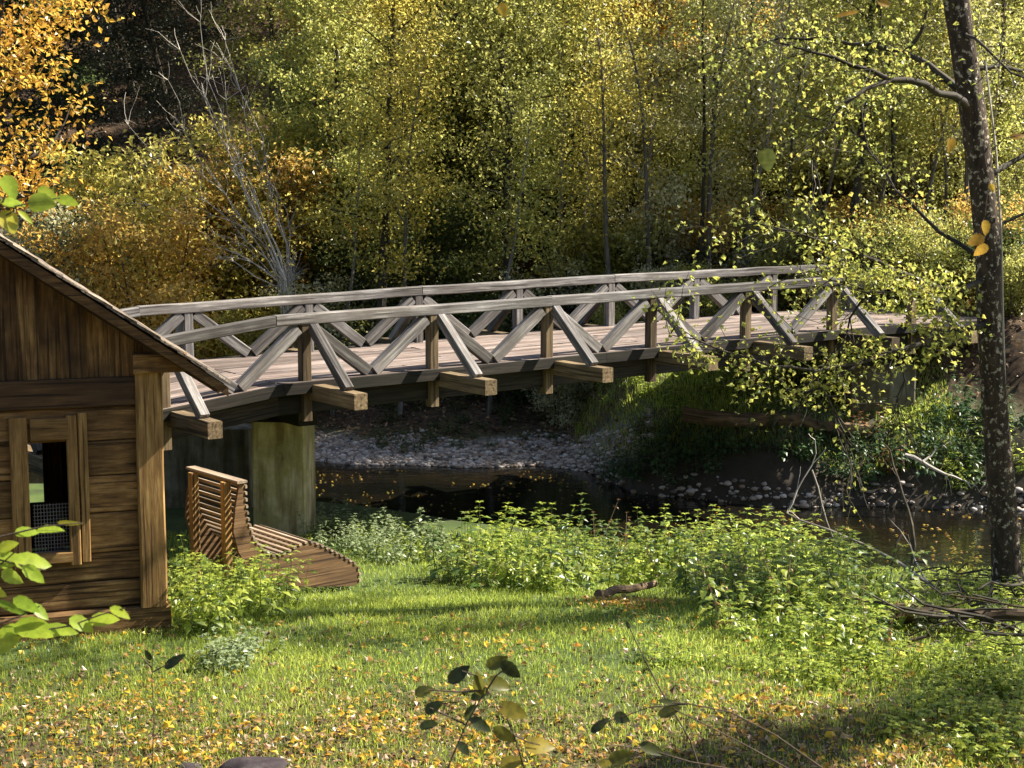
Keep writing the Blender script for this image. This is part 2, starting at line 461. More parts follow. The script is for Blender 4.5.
# ------------------------------------------------------------------ leaves
def unit(a):
    return a / np.maximum(np.linalg.norm(a, axis=1, keepdims=True), 1e-9)

def leaf_geo(C, D, Nn, L, W, fold=.25, five=False):
    """C base points, D tip directions, Nn normals -> verts, quads"""
    D = unit(D); S = unit(np.cross(D, Nn)); U = np.cross(S, D)
    L = L[:, None]; W = W[:, None]; n = len(C)
    if not five:
        V = np.stack([C, C + D * L * .48 + S * W * .5 + U * W * fold, C + D * L, C + D * L * .48 - S * W * .5 + U * W * fold], 1).reshape(-1, 3)
        return V, np.arange(n * 4).reshape(n, 4), 1
    V = np.stack([C, C + D * L * .42 + S * W * .5 + U * W * fold, C + D * L - U * L * .18, C + D * L * .42 - S * W * .5 + U * W * fold, C + D * L * .55 + U * L * .05], 1).reshape(-1, 3)
    b = np.arange(n)[:, None] * 5
    Fc = np.concatenate([b + np.array([[0, 1, 2, 4]]), b + np.array([[0, 4, 2, 3]])], 1).reshape(-1, 4)
    return V, Fc, 2

def rand_leaves(C, size, rs, up=.7, drop=.3, wr=.62, var=.3, five=False):
    n = len(C)
    Nn = unit(rs.normal(size=(n, 3)) + np.array([0, 0, up]))
    D = rs.normal(size=(n, 3)) - np.array([0, 0, drop])
    D = D - Nn * np.sum(D * Nn, 1, keepdims=True)
    L = size * (1 + rs.uniform(-var, var, n))
    return leaf_geo(C, D, Nn, L, L * wr * (1 + rs.uniform(-.2, .2, n)), five=five)

# ------------------------------------------------------------------ tree prototypes
def branch_path(p, d, length, rs, n=6, curl=.12, rise=.0):
    pts = [np.array(p, float)]; d = np.array(d, float); d /= np.linalg.norm(d)
    for k in range(n):
        d = d + rs.normal(size=3) * curl + np.array([0, 0, rise])
        d /= np.linalg.norm(d)
        pts.append(pts[-1] + d * length / n)
    return pts

def tree_proto(seed, h=10., base=.25, spread=2.4, nl=16, leaves=9000, size=.10, r0=.13, lean=(0, 0), droop=.0, clump=.42, stems=1, rise=.05, sides=7, top_bias=0.6):
    rs = np.random.RandomState(seed); random.seed(seed)
    mb = MB(); pts_l = []
    for st in range(stems):
        a0 = rs.uniform(0, 2 * PI)
        sl = np.array([lean[0], lean[1], 1.0])
        off = np.zeros(3)
        if stems > 1:
            sl = sl + np.array([math.cos(a0), math.sin(a0), 0]) * rs.uniform(.1, .75); off = np.array([math.cos(a0), math.sin(a0), 0]) * .15
        hh = h * rs.uniform(.75, 1) if stems > 1 else h
        tr = branch_path(off + np.array([0, 0, -.3]), sl, hh + .3, rs, 10, .045)
        rr = [r0 * (1.25 if k == 0 else (1 - k / 10) ** .85 + .05) for k in range(11)]
        mb.tube(tr, rr, sides, .08)
        for i in range(nl):
            t = base + (1 - base) * ((i + rs.uniform(0, .9)) / nl) ** .9
            k = min(int(t * 10), 9); fr = t * 10 - k
            p = tr[k] * (1 - fr) + tr[k + 1] * fr
            a = i * 2.4 + rs.uniform(-.5, .5)
            prof = (1 - ((t - base) / (1 - base)) ** 2 * (.75)) * (.55 + .45 * min(1, (t - base) / .15 + .3))
            ln = spread * prof * rs.uniform(.55, 1.15)
            up = .25 + .7 * t - droop
            br = branch_path(p, (math.cos(a), math.sin(a), up), ln, rs, 5, .16, rise - droop * .1)
            rb = rr[k] * .42
            mb.tube(br, [rb * (1 - q / 5.5) + .004 for q in range(6)], 4, cap=False)
            for q in range(2, 6): pts_l.append((br[q], 1.0))
            for s in range(3):
                q = rs.randint(1, 5)
                d = (br[q + 1] - br[q]); d = d / np.linalg.norm(d) + rs.normal(size=3) * .7
                tw = branch_path(br[q], d, ln * rs.uniform(.25, .5), rs, 3, .2)
                mb.tube(tw, [rb * .3 + .003, rb * .22 + .003, .004, .003], 3, cap=False)
                pts_l.append((tw[2], .8)); pts_l.append((tw[3], .8))
        pts_l.append((tr[-1], 1)); pts_l.append((tr[-2], 1))
    P = np.array([p for p, _ in pts_l])
    keep = rs.uniform(size=len(P)) < .86
    P = P[keep]
    tone = rs.uniform(.1, .9, len(P))
    wgt = rs.uniform(.15, 1.7, len(P)); wgt /= wgt.sum()
    idx = rs.choice(len(P), leaves, p=wgt)
    C = P[idx] + rs.normal(size=(leaves, 3)) * np.array([clump, clump, clump * .55])
    Vv, Fc, k = rand_leaves(C, size, rs)
    rnd = np.clip(tone[idx] * .55 + rs.uniform(0, 1, leaves) * .45, 0, 1)
    crown = np_mesh('crown', Vv, Fc, np.repeat(rnd, k))
    return mb, crown

PROTO = {}
def proto(key, **kw):
    mb, crown = tree_proto(**kw)
    o = mb.build('trunk', None, None); me = o.data
    bpy.data.objects.remove(o)
    PROTO[key] = (me, crown)
proto('tallA', seed=1, h=12, base=.12, spread=2.8, nl=26, leaves=15000, size=.125, clump=.30)
proto('tallB', seed=2, h=13, base=.18, spread=2.5, nl=24, leaves=12500, size=.125, clump=.30, lean=(.06, 0))
proto('tallC', seed=3, h=11, base=.09, spread=3.0, nl=26, leaves=15500, size=.13, clump=.32, droop=.15)
proto('slimA', seed=4, h=11, base=.18, spread=1.7, nl=20, leaves=6000, r0=.085, size=.105, clump=.28)
proto('slimB', seed=5, h=10, base=.14, spread=1.9, nl=20, leaves=6500, r0=.075, size=.105, clump=.28, lean=(-.07, .02))
proto('bushA', seed=6, h=4.8, base=.08, spread=1.4, nl=10, leaves=11500, r0=.04, stems=10, size=.115, clump=.24)
proto('bushB', seed=7, h=2.6, base=.06, spread=1.0, nl=7, leaves=7500, r0=.03, stems=8, size=.11, clump=.22)
proto('bushC', seed=8, h=3.6, base=.12, spread=.95, nl=8, leaves=5200, r0=.028, stems=10, size=.095, clump=.22)
proto('openA', seed=19, h=12, base=.30, spread=2.4, nl=26, leaves=9000, r0=.15, size=.115, clump=.45)
proto('poleA', seed=20, h=9.5, base=.38, spread=1.0, nl=14, leaves=2600, r0=.07, size=.10, clump=.4, sides=6)
proto('poleB', seed=24, h=8.5, base=.45, spread=.9, nl=12, leaves=1900, r0=.055, size=.10, clump=.4, lean=(.08, 0))
proto('conifer', seed=9, h=13, base=.04, spread=2.6, nl=52, leaves=20000, droop=.35, size=.12, clump=.36)

def plant_tree(key, name, leaf, x, y, label, cat='tree', rz=0, s=1.0, sz=None, bark='bark', group=None, parts=('trunk', 'crown'), dz=0):
    root = empty(name, (x, y, gz(x, y) + dz), label, cat, rz, group)
    root.scale = (s, s, sz or s)
    for nm, me, mt in ((parts[0], PROTO[key][0], M[bark]), (parts[1], PROTO[key][1], M[leaf])):
        o = bpy.data.objects.new(nm, me); COL.objects.link(o); o.parent = root
        if not me.materials: me.materials.append(mt)
        o.material_slots[0].link = 'OBJECT'; o.material_slots[0].material = mt
    return root
# ================================================================== BRIDGE
BL = 2.3
BE = np.array([.822, .569, 0]); BW = np.array([-.569, .822, 0])
BO = np.array([-1.386 * BL, 23.55, 0])
RAIL = 1.03
def deck_z(n):
    z = 2.06 + .0176 * (n - 1.47) * BL
    if n < -.2: z -= .105 * (-.2 - n) * BL
    if n > 5.6: z -= .03 * (n - 5.6) * BL
    return z
def near_p(n, dz=0, out=0.0, along=0.0):
    p = BO + BE * (n * BL + along) - BW * out; p = p.copy(); p[2] = deck_z(n + along / BL) + dz; return p
FOFF = BW * 1.57 * BL + BE * (-.17 * BL)
# far posts are numbered from the photo: far n lies one bay to the left of near n
def far_p(n, dz=0, out=0.0, along=0.0):
    p = BO + FOFF + BE * (n * BL + along) + BW * out; p = p.copy()
    p[2] = deck_z(n + along / BL) + dz; return p

bridge = empty('timber_footbridge', (BO[0], BO[1], 0), 'weathered grey timber footbridge with triangular braced railings over the dark creek', 'bridge')
random.seed(11)
# deck: planks along the bridge
mb = MB()
npl = 19; wtot = 1.57 * BL + .28
for i in range(npl):
    a = -.14 + wtot * i / npl; b = -.14 + wtot * (i + 1) / npl - .012
    n = -3.0 + random.uniform(-.4, 0)
    cuts = [-3.0, -1.6 + random.uniform(-.3, .3), -.2, 1.4 + random.uniform(-.6, .6), 3.2 + random.uniform(-.6, .6), 5.1, 6.2, 7.2]
    for c0, c1 in zip(cuts[:-1], cuts[1:]):
        p0 = BO + BE * (c0 * BL + .004) + BW * (a + b) / 2; p1 = BO + BE * (c1 * BL - .004) + BW * (a + b) / 2
        p0[2] = deck_z(c0) - .03 + random.uniform(-.008, .008); p1[2] = deck_z(c1) - .03 + random.uniform(-.008, .008)
        mb.beam(p0, p1, b - a, .06, ch=.006)
mb.build('deck', M['deck_wood'], bridge)
# girders below
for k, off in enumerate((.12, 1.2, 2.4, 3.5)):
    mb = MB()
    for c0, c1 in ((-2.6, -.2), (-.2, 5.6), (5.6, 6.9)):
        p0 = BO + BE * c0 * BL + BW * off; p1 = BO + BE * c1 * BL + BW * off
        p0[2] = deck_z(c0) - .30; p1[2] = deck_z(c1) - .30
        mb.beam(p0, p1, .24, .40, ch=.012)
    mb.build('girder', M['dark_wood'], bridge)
# edge kerb boards
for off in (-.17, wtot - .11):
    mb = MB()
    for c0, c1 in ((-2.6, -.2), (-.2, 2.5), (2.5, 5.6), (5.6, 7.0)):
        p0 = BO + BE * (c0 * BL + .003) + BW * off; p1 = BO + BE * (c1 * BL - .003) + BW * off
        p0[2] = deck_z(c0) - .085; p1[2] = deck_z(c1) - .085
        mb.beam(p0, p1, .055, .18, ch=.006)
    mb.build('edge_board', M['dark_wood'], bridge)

def railing(P, ns, rail_cuts, near):
    sgn = 1
    mb = MB()
    for c0, c1 in rail_cuts:
        mb.beam(P(c0, RAIL - .075, along=.002), P(c1, RAIL - .075, along=-.002), .19, .165, ch=.014, wob=.006)
    mb.build('top_rail', M['grey_wood'], bridge)
    for n in ns:
        mb = MB(); mb.beam(P(n, -.62, out=.0), P(n, RAIL - .152, out=.0), .16, .16, up=BE, ch=.01, wob=.003)
        mb.build('post', M['amber_wood' if near else 'grey_wood'], bridge)
        # outrigger and raking strut
        mb = MB(); mb.beam(P(n, -.17, out=-.6, along=.13), P(n, -.17, out=1.52, along=.13), .22, .24, ch=.01, wob=.004)
        mb.build('outrigger_beam', M['amber_wood'], bridge)
        mb = MB(); mb.beam(P(n, RAIL - .2, out=.10, along=.1), P(n, -.045, out=1.14, along=.13), .15, .15, up=BE, ch=.01, wob=.003)
        mb.build('raking_strut', M['grey_wood'], bridge)
    for n in (ns[:-2] if near else ns[:-1]):
        for a, b in ((n, 1), (n + 1, -1)):
            mb = MB()
            mb.beam(P(a, RAIL - .22, along=b * .12), P(n + .5, .06, along=-b * .05), .15, .18, ch=.01, wob=.003)
            mb.build('diagonal_brace', M['grey_wood'], bridge)
railing(near_p, [-2, -1, 0, 1, 2, 3, 4, 5, 6], [(-2.1, -.22), (-.22, 2.02), (2.02, 5.07)], True)
railing(far_p, [-1, 0, 1, 2, 3, 4, 5, 6], [(-1.2, -.38), (-.38, 2.03), (2.03, 4.03), (4.03, 6.3), (6.3, 6.8)], False)
# concrete supports
def yaw_box(mb, cx0, y0, x1, dep, z0, z1, yaw):
    """front face from (cx0,y0) to x1 wide, depth dep, turned by yaw about its front left corner"""
    e = np.array([math.cos(yaw), math.sin(yaw), 0]); d = np.array([-math.sin(yaw), math.cos(yaw), 0])
    o = np.array([cx0, y0, z0]); w = x1
    q = .03
    poly = [o + e * q, o + e * (w - q), o + e * w + d * q, o + e * w + d * (dep - q), o + e * (w - q) + d * dep, o + e * q + d * dep, o + d * (dep - q), o + d * q]
    mb.prism(poly, (0, 0, z1 - z0)); return mb
p = at_y(251, 422, 24.9); q_ = at_y(303, 422, 24.9)
mb = MB(); yaw_box(mb, p[0], 24.9, q_[0] - p[0] + .04, .75, -1.2, p[2], -.10)
mb.build('pier', M['concrete'], bridge)
c = (p + q_) / 2
mb = MB(); mb.beam(c + BW * -1.0 + np.array([0, .35, .16]), c + BW * 3.2 + np.array([0, .35, .16]), .34, .3)
mb.build('pier_cap', M['dark_wood'], bridge)
p2 = at_y(120, 428, 27.2); q2 = at_y(252, 428, 27.2)
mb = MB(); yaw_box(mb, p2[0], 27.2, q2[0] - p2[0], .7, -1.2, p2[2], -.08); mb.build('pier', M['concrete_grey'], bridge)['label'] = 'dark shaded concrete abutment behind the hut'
p3 = at_y(852, 366, 31.9); q3 = at_y(915, 366, 31.9)
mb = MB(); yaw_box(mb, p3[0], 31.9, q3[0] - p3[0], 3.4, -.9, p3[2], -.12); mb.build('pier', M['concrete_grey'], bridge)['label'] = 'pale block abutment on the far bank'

# ================================================================== HUT
HY = math.radians(20)
he = np.array([math.cos(HY), math.sin(HY), 0]); hd = np.array([-math.sin(HY), math.cos(HY), 0])
r_ = ray(168, 628); HO = CAM + r_ * (HC / -r_[2])
hut = empty('wooden_hut', HO, 'brown plank hut with pitched board roof and small framed window beside the lawn', 'hut', HY)
def hp(px, py, dep=0.0):
    P = on_plane(px, py, HO + hd * dep, hd); return float(np.dot(P - HO, he)), float(P[2])
random.seed(5)
LW = -5.5; RX = LW / 2
zb = hp(150, 604)[1]; ztie0 = hp(120, 406)[1]; ztie1 = hp(120, 377)[1]
vA = hp(230, 383, -.35); vB = hp(0, 237, -.35)
slope = (vB[1] - vA[1]) / (vB[0] - vA[0])
def roof_z(x): return vA[1] + slope * ((x if x > RX else 2 * RX - x) - vA[0])
wx0 = hp(29, 500)[0]; wx1 = hp(69, 500)[0]; wz0 = hp(50, 556)[1]; wz1 = hp(50, 439)[1]
mb = MB()
zs = [zb] + [hp(120, y)[1] for y in (580, 552, 512, 475, 440)] + [ztie0]
for z0, z1 in zip(zs[:-1], zs[1:]):
    segs = [(LW + .1, -.2)]
    if z1 > wz0 + .05 and z0 < wz1 - .07: segs = [(LW + .1, wx0 - .03), (wx1 + .03, -.2)]
    for a, b in segs:
        mb.beam((a, .07, (z0 + z1) / 2), (b, .07, (z0 + z1) / 2), .09 + random.uniform(-.012, .012), z1 - z0 - .012, ch=.012, wob=.004)
mb.build('front_wall', M['hut_wood'], hut, world=False)
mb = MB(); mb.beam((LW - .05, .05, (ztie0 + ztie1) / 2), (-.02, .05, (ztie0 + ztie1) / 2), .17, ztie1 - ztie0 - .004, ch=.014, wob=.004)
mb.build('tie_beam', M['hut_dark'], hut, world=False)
pl0 = hp(170, 371)[1]; pl1 = hp(170, 352)[1]
mb = MB(); mb.beam((-.31, -.06, (pl0 + pl1) / 2), (.27, -.06, (pl0 + pl1) / 2), .18, pl1 - pl0, ch=.012)
mb.build('wall_plate', M['hut_wood'], hut, world=False)
for x in (-.145, LW + .145):
    mb = MB(); mb.beam((x, .06, zb - .02), (x, .06, pl0 - .003), .29, .27, up=(0, 1, 0), ch=.02, wob=.006)
    mb.build('corner_post', M['hut_frame'], hut, world=False)
mb = MB(); mb.beam((LW - .05, .1, zb / 2 - .06), (.03, .1, zb / 2 - .06), .34, zb + .1, ch=.03, wob=.01)
mb.build('footing', M['hut_wood'], hut, world=False)
# gable of vertical boards
mb = MB(); x = LW + .05; gflip = True
while x < -.02:
    w = random.uniform(.2, .3); x1 = min(x + w, .0)
    z0 = ztie1 + .003; gk = int(round(x * 1000)) ; d = (0 if gflip else .03) + random.uniform(0, .006); gflip = not gflip
    za, zc = roof_z(x) - .16, roof_z(x1) - .16
    if x < RX < x1: x1 = RX; zc = roof_z(x1) - .16
    if za > z0 + .02 or zc > z0 + .02:
        za = max(za, z0 + .01); zc = max(zc, z0 + .01)
        ov = .0 if d < .02 else .018
        mb.prism([(x - ov, .02 + d, z0), (x1 + ov, .02 + d, z0), (x1 + ov, .02 + d, zc), (x - ov, .02 + d, za)], (0, .022, 0), (2, 0, 1))
    x = x1
mb.build('gable', M['hut_wood'], hut, world=False)
# side and back walls
def wall_rows(mb, p0, p1, ztop, gap=None):
    p0 = np.array(p0, float); p1 = np.array(p1, float); ln = np.linalg.norm(p1 - p0); u = (p1 - p0) / ln
    z = zb
    while z < ztop - .05:
        z1 = min(z + .3, ztop)
        segs = [(0, ln)]
        if gap and z1 > gap[2] and z < gap[3]: segs = [(0, gap[0]), (gap[1], ln)]
        for a, b in segs:
            if b - a > .03: mb.beam(p0 + u * a + [0, 0, (z + z1) / 2], p0 + u * b + [0, 0, (z + z1) / 2], .07, z1 - z - .006)
        z = z1
DEP = 3.3
mb = MB(); wall_rows(mb, (-.05, .2, 0), (-.05, DEP, 0), pl0); mb.build('side_wall', M['hut_wood'], hut, world=False)
mb = MB(); wall_rows(mb, (LW + .05, .2, 0), (LW + .05, DEP, 0), pl0); mb.build('side_wall', M['hut_wood'], hut, world=False)
g0 = hp(24, 470, DEP)[0]; g1 = hp(43, 470, DEP)[0]; gz0 = hp(35, 484, DEP)[1]; gz1 = hp(35, 436, DEP)[1]
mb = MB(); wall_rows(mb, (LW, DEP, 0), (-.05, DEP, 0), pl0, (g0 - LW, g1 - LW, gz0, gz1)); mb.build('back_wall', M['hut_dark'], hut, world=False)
for px in (49, 57.5):
    x = hp(px, 470, 2.2)[0]
    mb = MB(); mb.beam((x, 2.2, zb), (x, 2.2, pl0), .1, .1, up=(0, 1, 0)); mb.build('inner_post', M['hut_wood'], hut, world=False)
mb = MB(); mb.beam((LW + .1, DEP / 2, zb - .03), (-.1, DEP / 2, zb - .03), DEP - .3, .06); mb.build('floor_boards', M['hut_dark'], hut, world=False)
# roof: boards, verge boards, rafters
th = math.atan(-slope); nx_, nz_ = math.sin(th), math.cos(th)
for side in (1, -1):
    def X(x): return x if side > 0 else 2 * RX - x
    ex = vA[0]; zt = roof_z
    slab = MB(); nb = 14
    for i in range(nb):
        t0, t1 = i / nb, (i + 1) / nb
        xa, xb = ex + (RX - ex) * t0, ex + (RX - ex) * (t1 + .02)
        lift = .022
        mbp = [(X(xa), -.38 + random.uniform(-.015, .015), roof_z(xa) + lift), (X(xb), -.38, roof_z(xb)), (X(xb), -.38, roof_z(xb) - .03), (X(xa), -.38, roof_z(xa) + lift - .03)]
        slab.prism(mbp, (0, DEP + .75, 0), (1, 0, 2))
    r_obj = slab.build('roof', M['roof_wood'], hut, world=False)
    mb = MB(); mb.prism([(X(ex - .02), -.36, roof_z(ex) - .045), (X(RX), -.36, roof_z(RX) - .045), (X(RX), -.36, roof_z(RX) - .19), (X(ex - .02), -.36, roof_z(ex) - .15)], (0, .045, 0), (0, 2, 1))
    v = mb.build('verge_board', M['hut_wood'], hut, world=False); v.parent = r_obj
    for yy in (-.1, 1.2, 2.4):
        mb = MB(); mb.beam((X(ex + .0 - .06), yy, roof_z(ex - .06) - .13), (X(RX), yy, roof_z(RX) - .13), .1, .13, up=(0, 0, 1))
        mb.build('rafter', M['hut_dark'], hut, world=False).parent = r_obj
# window frame, wire grille
mbw = MB()
def jamb(pxa, pxb, ya, yb, d=-.045):
    xa = hp(pxa, 490)[0]; xb = hp(pxb, 490)[0]; za = hp(50, yb)[1]; zc = hp(50, ya)[1]
    mbw.beam(((xa + xb) / 2, d + .06, za), ((xa + xb) / 2, d + .06, zc), abs(xb - xa) - .004, .12, up=(0, 1, 0), ch=.01, wob=.003)
jamb(11, 29.5, 416, 566); jamb(68, 79, 416, 566); jamb(79.5, 89, 414, 564, -.03)
xa = hp(30, 430)[0]; xb = hp(68, 430)[0]; z0 = hp(50, 440)[1]; z1 = hp(50, 418)[1]
mbw.beam((xa, .0, (z0 + z1) / 2), (xb, .0, (z0 + z1) / 2), .10, z1 - z0, wob=.003)
z0 = hp(50, 563)[1]; z1 = hp(50, 553)[1]
mbw.beam((xa, .0, (z0 + z1) / 2), (xb, .0, (z0 + z1) / 2), .12, z1 - z0, wob=.003)
win = mbw.build('window', M['hut_frame'], hut, world=False)
mb = MB(); gzt = hp(50, 505)[1]
for i in range(12):
    x = xa + (xb - xa) * (i + .5) / 12; mb.tube([(x, .09, wz0), (x, .09, gzt)], [.004, .004], 4)
k = 0
while wz0 + .03 + k * .04 < gzt:
    z = wz0 + .03 + k * .04; mb.tube([(xa, .093, z), (xb, .093, z)], [.004, .004], 4); k += 1
mb.build('wire_grille', M['metal'], win, world=False)

# ================================================================== LOUNGER BENCH
bl = np.array([.77, .64, 0]); bl /= np.linalg.norm(bl); bw = np.array([bl[1], -bl[0], 0])
A = at_y(245, 484, 19.6)
bench = empty('lounger_bench', (A[0], A[1], gz(A[0], A[1])), 'slatted brown wooden lounger bench with curved seat facing the creek', 'bench')
def bp(px, py):
    P = on_plane(px, py, A, bw); return float(np.dot(P - A, bl)), float(P[2])
top_px = [(245, 483), (245, 495), (246, 508), (248, 522), (253, 538), (261, 550), (271, 557), (281, 557), (292, 551), (302, 545), (310, 543), (320, 546), (334, 553), (347, 560), (357, 566), (359, 572), (359, 583)]
bot_px = [(354, 586), (320, 587), (285, 586), (262, 581), (248, 568), (239, 552), (234, 532), (236, 508), (240, 484)]
BT = 1.35
tp = [bp(*q) for q in top_px]; bt = [bp(*q) for q in bot_px]
def B3(s, z, w): 
    P = A + bl * s - bw * w; return (P[0], P[1], z)
from mathutils.geometry import tessellate_polygon
for w in (.012, BT - .062):
    mb = MB(); poly = tp + bt; n = len(poly)
    tris = tessellate_polygon([[Vector((s, z, 0)) for s, z in poly]])
    vs = [B3(s, z, w) for s, z in poly] + [B3(s, z, w + .05) for s, z in poly]
    off = random.uniform(0, 30); gs = [(s + off, z, 0) for s, z in poly] * 2
    fs = [tuple(t) for t in tris] + [tuple(n + i for i in reversed(t)) for t in tris] + [(i, (i + 1) % n, n + (i + 1) % n, n + i) for i in range(n)]
    mb.add(vs, fs, gs).build('side_panel', M['bench_wood'], bench)
# slats along the curve
pts = np.array(tp); seg = np.linalg.norm(np.diff(pts, axis=0), axis=1); cum = np.concatenate([[0], np.cumsum(seg)])
back_mb, seat_mb = MB(), MB(); d = .05; i_dip = cum[6]
while d < cum[-1]:
    s = np.interp(d, cum, pts[:, 0]); z = np.interp(d, cum, pts[:, 1])
    s2 = np.interp(d + .02, cum, pts[:, 0]); z2 = np.interp(d + .02, cum, pts[:, 1])
    s1 = np.interp(d - .02, cum, pts[:, 0]); z1 = np.interp(d - .02, cum, pts[:, 1])
    t = np.array([s2 - s1, z2 - z1]); t /= np.linalg.norm(t); nrm = np.array([-t[1], t[0]])
    if nrm[1] < 0 and abs(nrm[1]) > .3: nrm = -nrm
    if abs(nrm[1]) <= .3 and nrm[0] < 0: nrm = -nrm
    s += nrm[0] * .018; z += nrm[1] * .018
    (back_mb if d < i_dip * .82 else seat_mb).beam(B3(s, z, -.002), B3(s, z, BT + .002), .03, .045, up=(bl[0] * t[0], bl[1] * t[0], t[1]), ch=.006)
    d += .088
back_mb.build('backrest_slats', M['slat_wood'], bench); seat_mb.build('seat_slats', M['slat_wood'], bench)
ztop = tp[0][1]
mb = MB(); mb.beam(B3(-.05, ztop + .02, -.02), B3(-.05, ztop + .02, BT + .02), .15, .035, ch=.008); mb.build('top_board', M['slat_wood'], bench)
for w in (.26, 1.13):
    b = B3(-.14, 0, w)
    mb = MB(); mb.beam((b[0], b[1], gz(b[0], b[1]) - .15), (b[0], b[1], ztop - .005), .10, .11, up=tuple(bl), ch=.01); mb.build('post', M['hut_frame'], bench)

# ================================================================== LICHEN TREE ON THE RIGHT
random.seed(21); rs = np.random.RandomState(21)
TY = 19.4
tb = at_y(1010, 604, TY)
big = empty('leaning_tree', (tb[0], tb[1], gz(tb[0], tb[1])), 'dark leaning tree trunk speckled with pale lichen at the right edge of the lawn', 'tree')
tp_ = [(1013, 640, 23), (1010, 604, 20), (1006, 540, 16), (1000, 470, 14.5), (994, 400, 14), (990, 330, 13.5), (988, 250, 13.5), (982, 180, 13.5), (972, 110, 14), (962, 40, 14), (954, -20, 14), (945, -120, 12.5), (950, -230, 10), (962, -340, 7.5), (966, -440, 4.5), (960, -520, 1.5)]
mb = MB()
mb.tube([at_y(a, b, TY) for a, b, c in tp_], [c * .9 / F * TY for a, b, c in tp_], 14, .09)
# surface roots
for a in (-2.6, -1.4, -.3, .9):
    r0 = np.array([tb[0], tb[1], gz(tb[0], tb[1]) + .25])
    e = r0 + np.array([math.cos(a) * .9, math.sin(a) * .9, -.45])
    mb.tube([r0, (r0 + e) / 2 + np.array([0, 0, .04]), e], [.14, .09, .03], 7, .1)
mb.build('trunk', M['lichen_bark'], big, smooth=True)
BR = [  # (pixel polyline with dy depth, radius start px)
    ([(974, 112, 0), (954, 96, -.3), (925, 84, -.7), (890, 80, -1.0), (850, 65, -1.2), (812, 52, -1.4), (770, 40, -1.5)], 4.6),
    ([(970, 104, 0), (950, 82, .2), (928, 64, .4), (905, 52, .6), (870, 44, .8), (830, 38, 1), (780, 38, 1.2), (730, 50, 1.3)], 4.2),
    ([(890, 80, -1), (868, 88, -1.2), (845, 104, -1.3), (826, 128, -1.4), (812, 160, -1.5)], 2.5),
    ([(905, 52, .6), (922, 30, .5), (930, 5, .4), (935, -30, .3)], 2.5),
    ([(968, 70, 0), (1000, 66, .3), (1040, 72, .6), (1090, 60, .9)], 3),
    ([(962, 30, 0), (975, 38, -.4), (998, 60, -.8), (1030, 80, -1), (1080, 86, -1.2)], 2),
    ([(990, 175, 0), (1012, 162, .3), (1045, 148, .6), (1090, 130, 1)], 3.5),
    ([(989, 280, 0), (962, 290, -.3), (940, 288, -.6), (912, 276, -1), (880, 262, -1.3), (840, 246, -1.6), (795, 232, -1.8), (750, 222, -2)], 3.5),
    ([(940, 288, -.6), (915, 296, -.9), (870, 292, -1.2), (830, 280, -1.5), (800, 270, -1.7)], 2.2),
    ([(989, 322, 0), (962, 330, -.3), (935, 338, -.6), (900, 350, -1), (860, 363, -1.3), (815, 371, -1.6), (770, 366, -1.8), (720, 350, -2), (670, 335, -2.2)], 3.2),
    ([(860, 363, -1.3), (830, 385, -1.4), (800, 392, -1.5), (770, 388, -1.6)], 1.8),
    ([(988, 262, 0), (960, 244, .4), (925, 218, .8), (895, 190, 1.2), (868, 150, 1.5), (862, 110, 1.7)], 2.8),
    ([(985, 240, 0), (1005, 222, .3), (1040, 205, .6), (1080, 200, .9)], 2.5),
    ([(900, 350, -1), (905, 380, -1), (898, 410, -1), (902, 440, -.9)], 1.3),
    ([(815, 371, -1.6), (826, 395, -1.5), (836, 425, -1.5), (850, 455, -1.4), (846, 490, -1.4)], 1.4),
    ([(870, 292, -1.2), (850, 318, -1.2), (842, 345, -1.3), (820, 372, -1.4)], 1.4),
    ([(954, -20, 0), (900, -60, -.8), (820, -80, -1.6), (730, -70, -2.4), (650, -60, -3)], 5),
    ([(950, -80, 0), (1000, -140, .8), (1080, -170, 1.6), (1180, -180, 2.2)], 5),
    ([(948, -160, 0), (880, -220, 1), (800, -260, 2), (720, -280, 2.8)], 5),
    ([(952, -240, 0), (1010, -300, -.8), (1090, -340, -1.5)], 4),
    ([(948, -200, 0), (900, -260, -1.5), (860, -310, -2.8)], 4),
    ([(960, -330, 0), (890, -380, .5), (820, -420, 1)], 3),
]
mb = MB(); LP = []; LT = []
for poly, r in BR:
    P = [at_y(a, b, TY + d) for a, b, d in poly]
    Q = []
    for k in range(len(P) - 1):
        for t in (0, .5):
            Q.append(P[k] * (1 - t) + P[k + 1] * t + (rs.normal(size=3) * .02 if t else 0))
    Q.append(P[-1])
    rr = [max(r / F * TY * (1 - .85 * k / (len(Q) - 1)), .004) for k in range(len(Q))]
    mb.tube(Q, rr, 6, .06)
    for k in range(2, len(Q)):
        for _ in range(3):
            d = (Q[k] - Q[k - 1]); d /= np.linalg.norm(d)
            d = d + rs.normal(size=3) * .55 + np.array([0, 0, -.12])
            ln = rs.uniform(.35, .95)
            tw = branch_path(Q[k], d, ln, rs, 4, .2)
            mb.tube(tw, [.007, .006, .005, .004, .003], 3, cap=False)
            ntw = 1 if poly[0][1] < 0 else 1
            for q in (2, 3, 4): LP.append(tw[q]); LT.append(2.6 if (project(tw[q])[0] > 835 and 235 < project(tw[q])[1] < 350) else 1.2 if 215 < project(tw[q])[1] < 400 else (.75 if project(tw[q])[1] < 215 and project(tw[q])[1] > -10 else (1.6 if project(tw[q])[1] < 0 else .15)))
mb.build('branches', M['bark'], big, smooth=True)
LP = np.array(LP); LT = np.array(LT); nL = 7600
idx = rs.choice(len(LP), nL, p=LT / LT.sum())
C = LP[idx] + rs.normal(size=(nL, 3)) * np.array([.13, .13, .09])
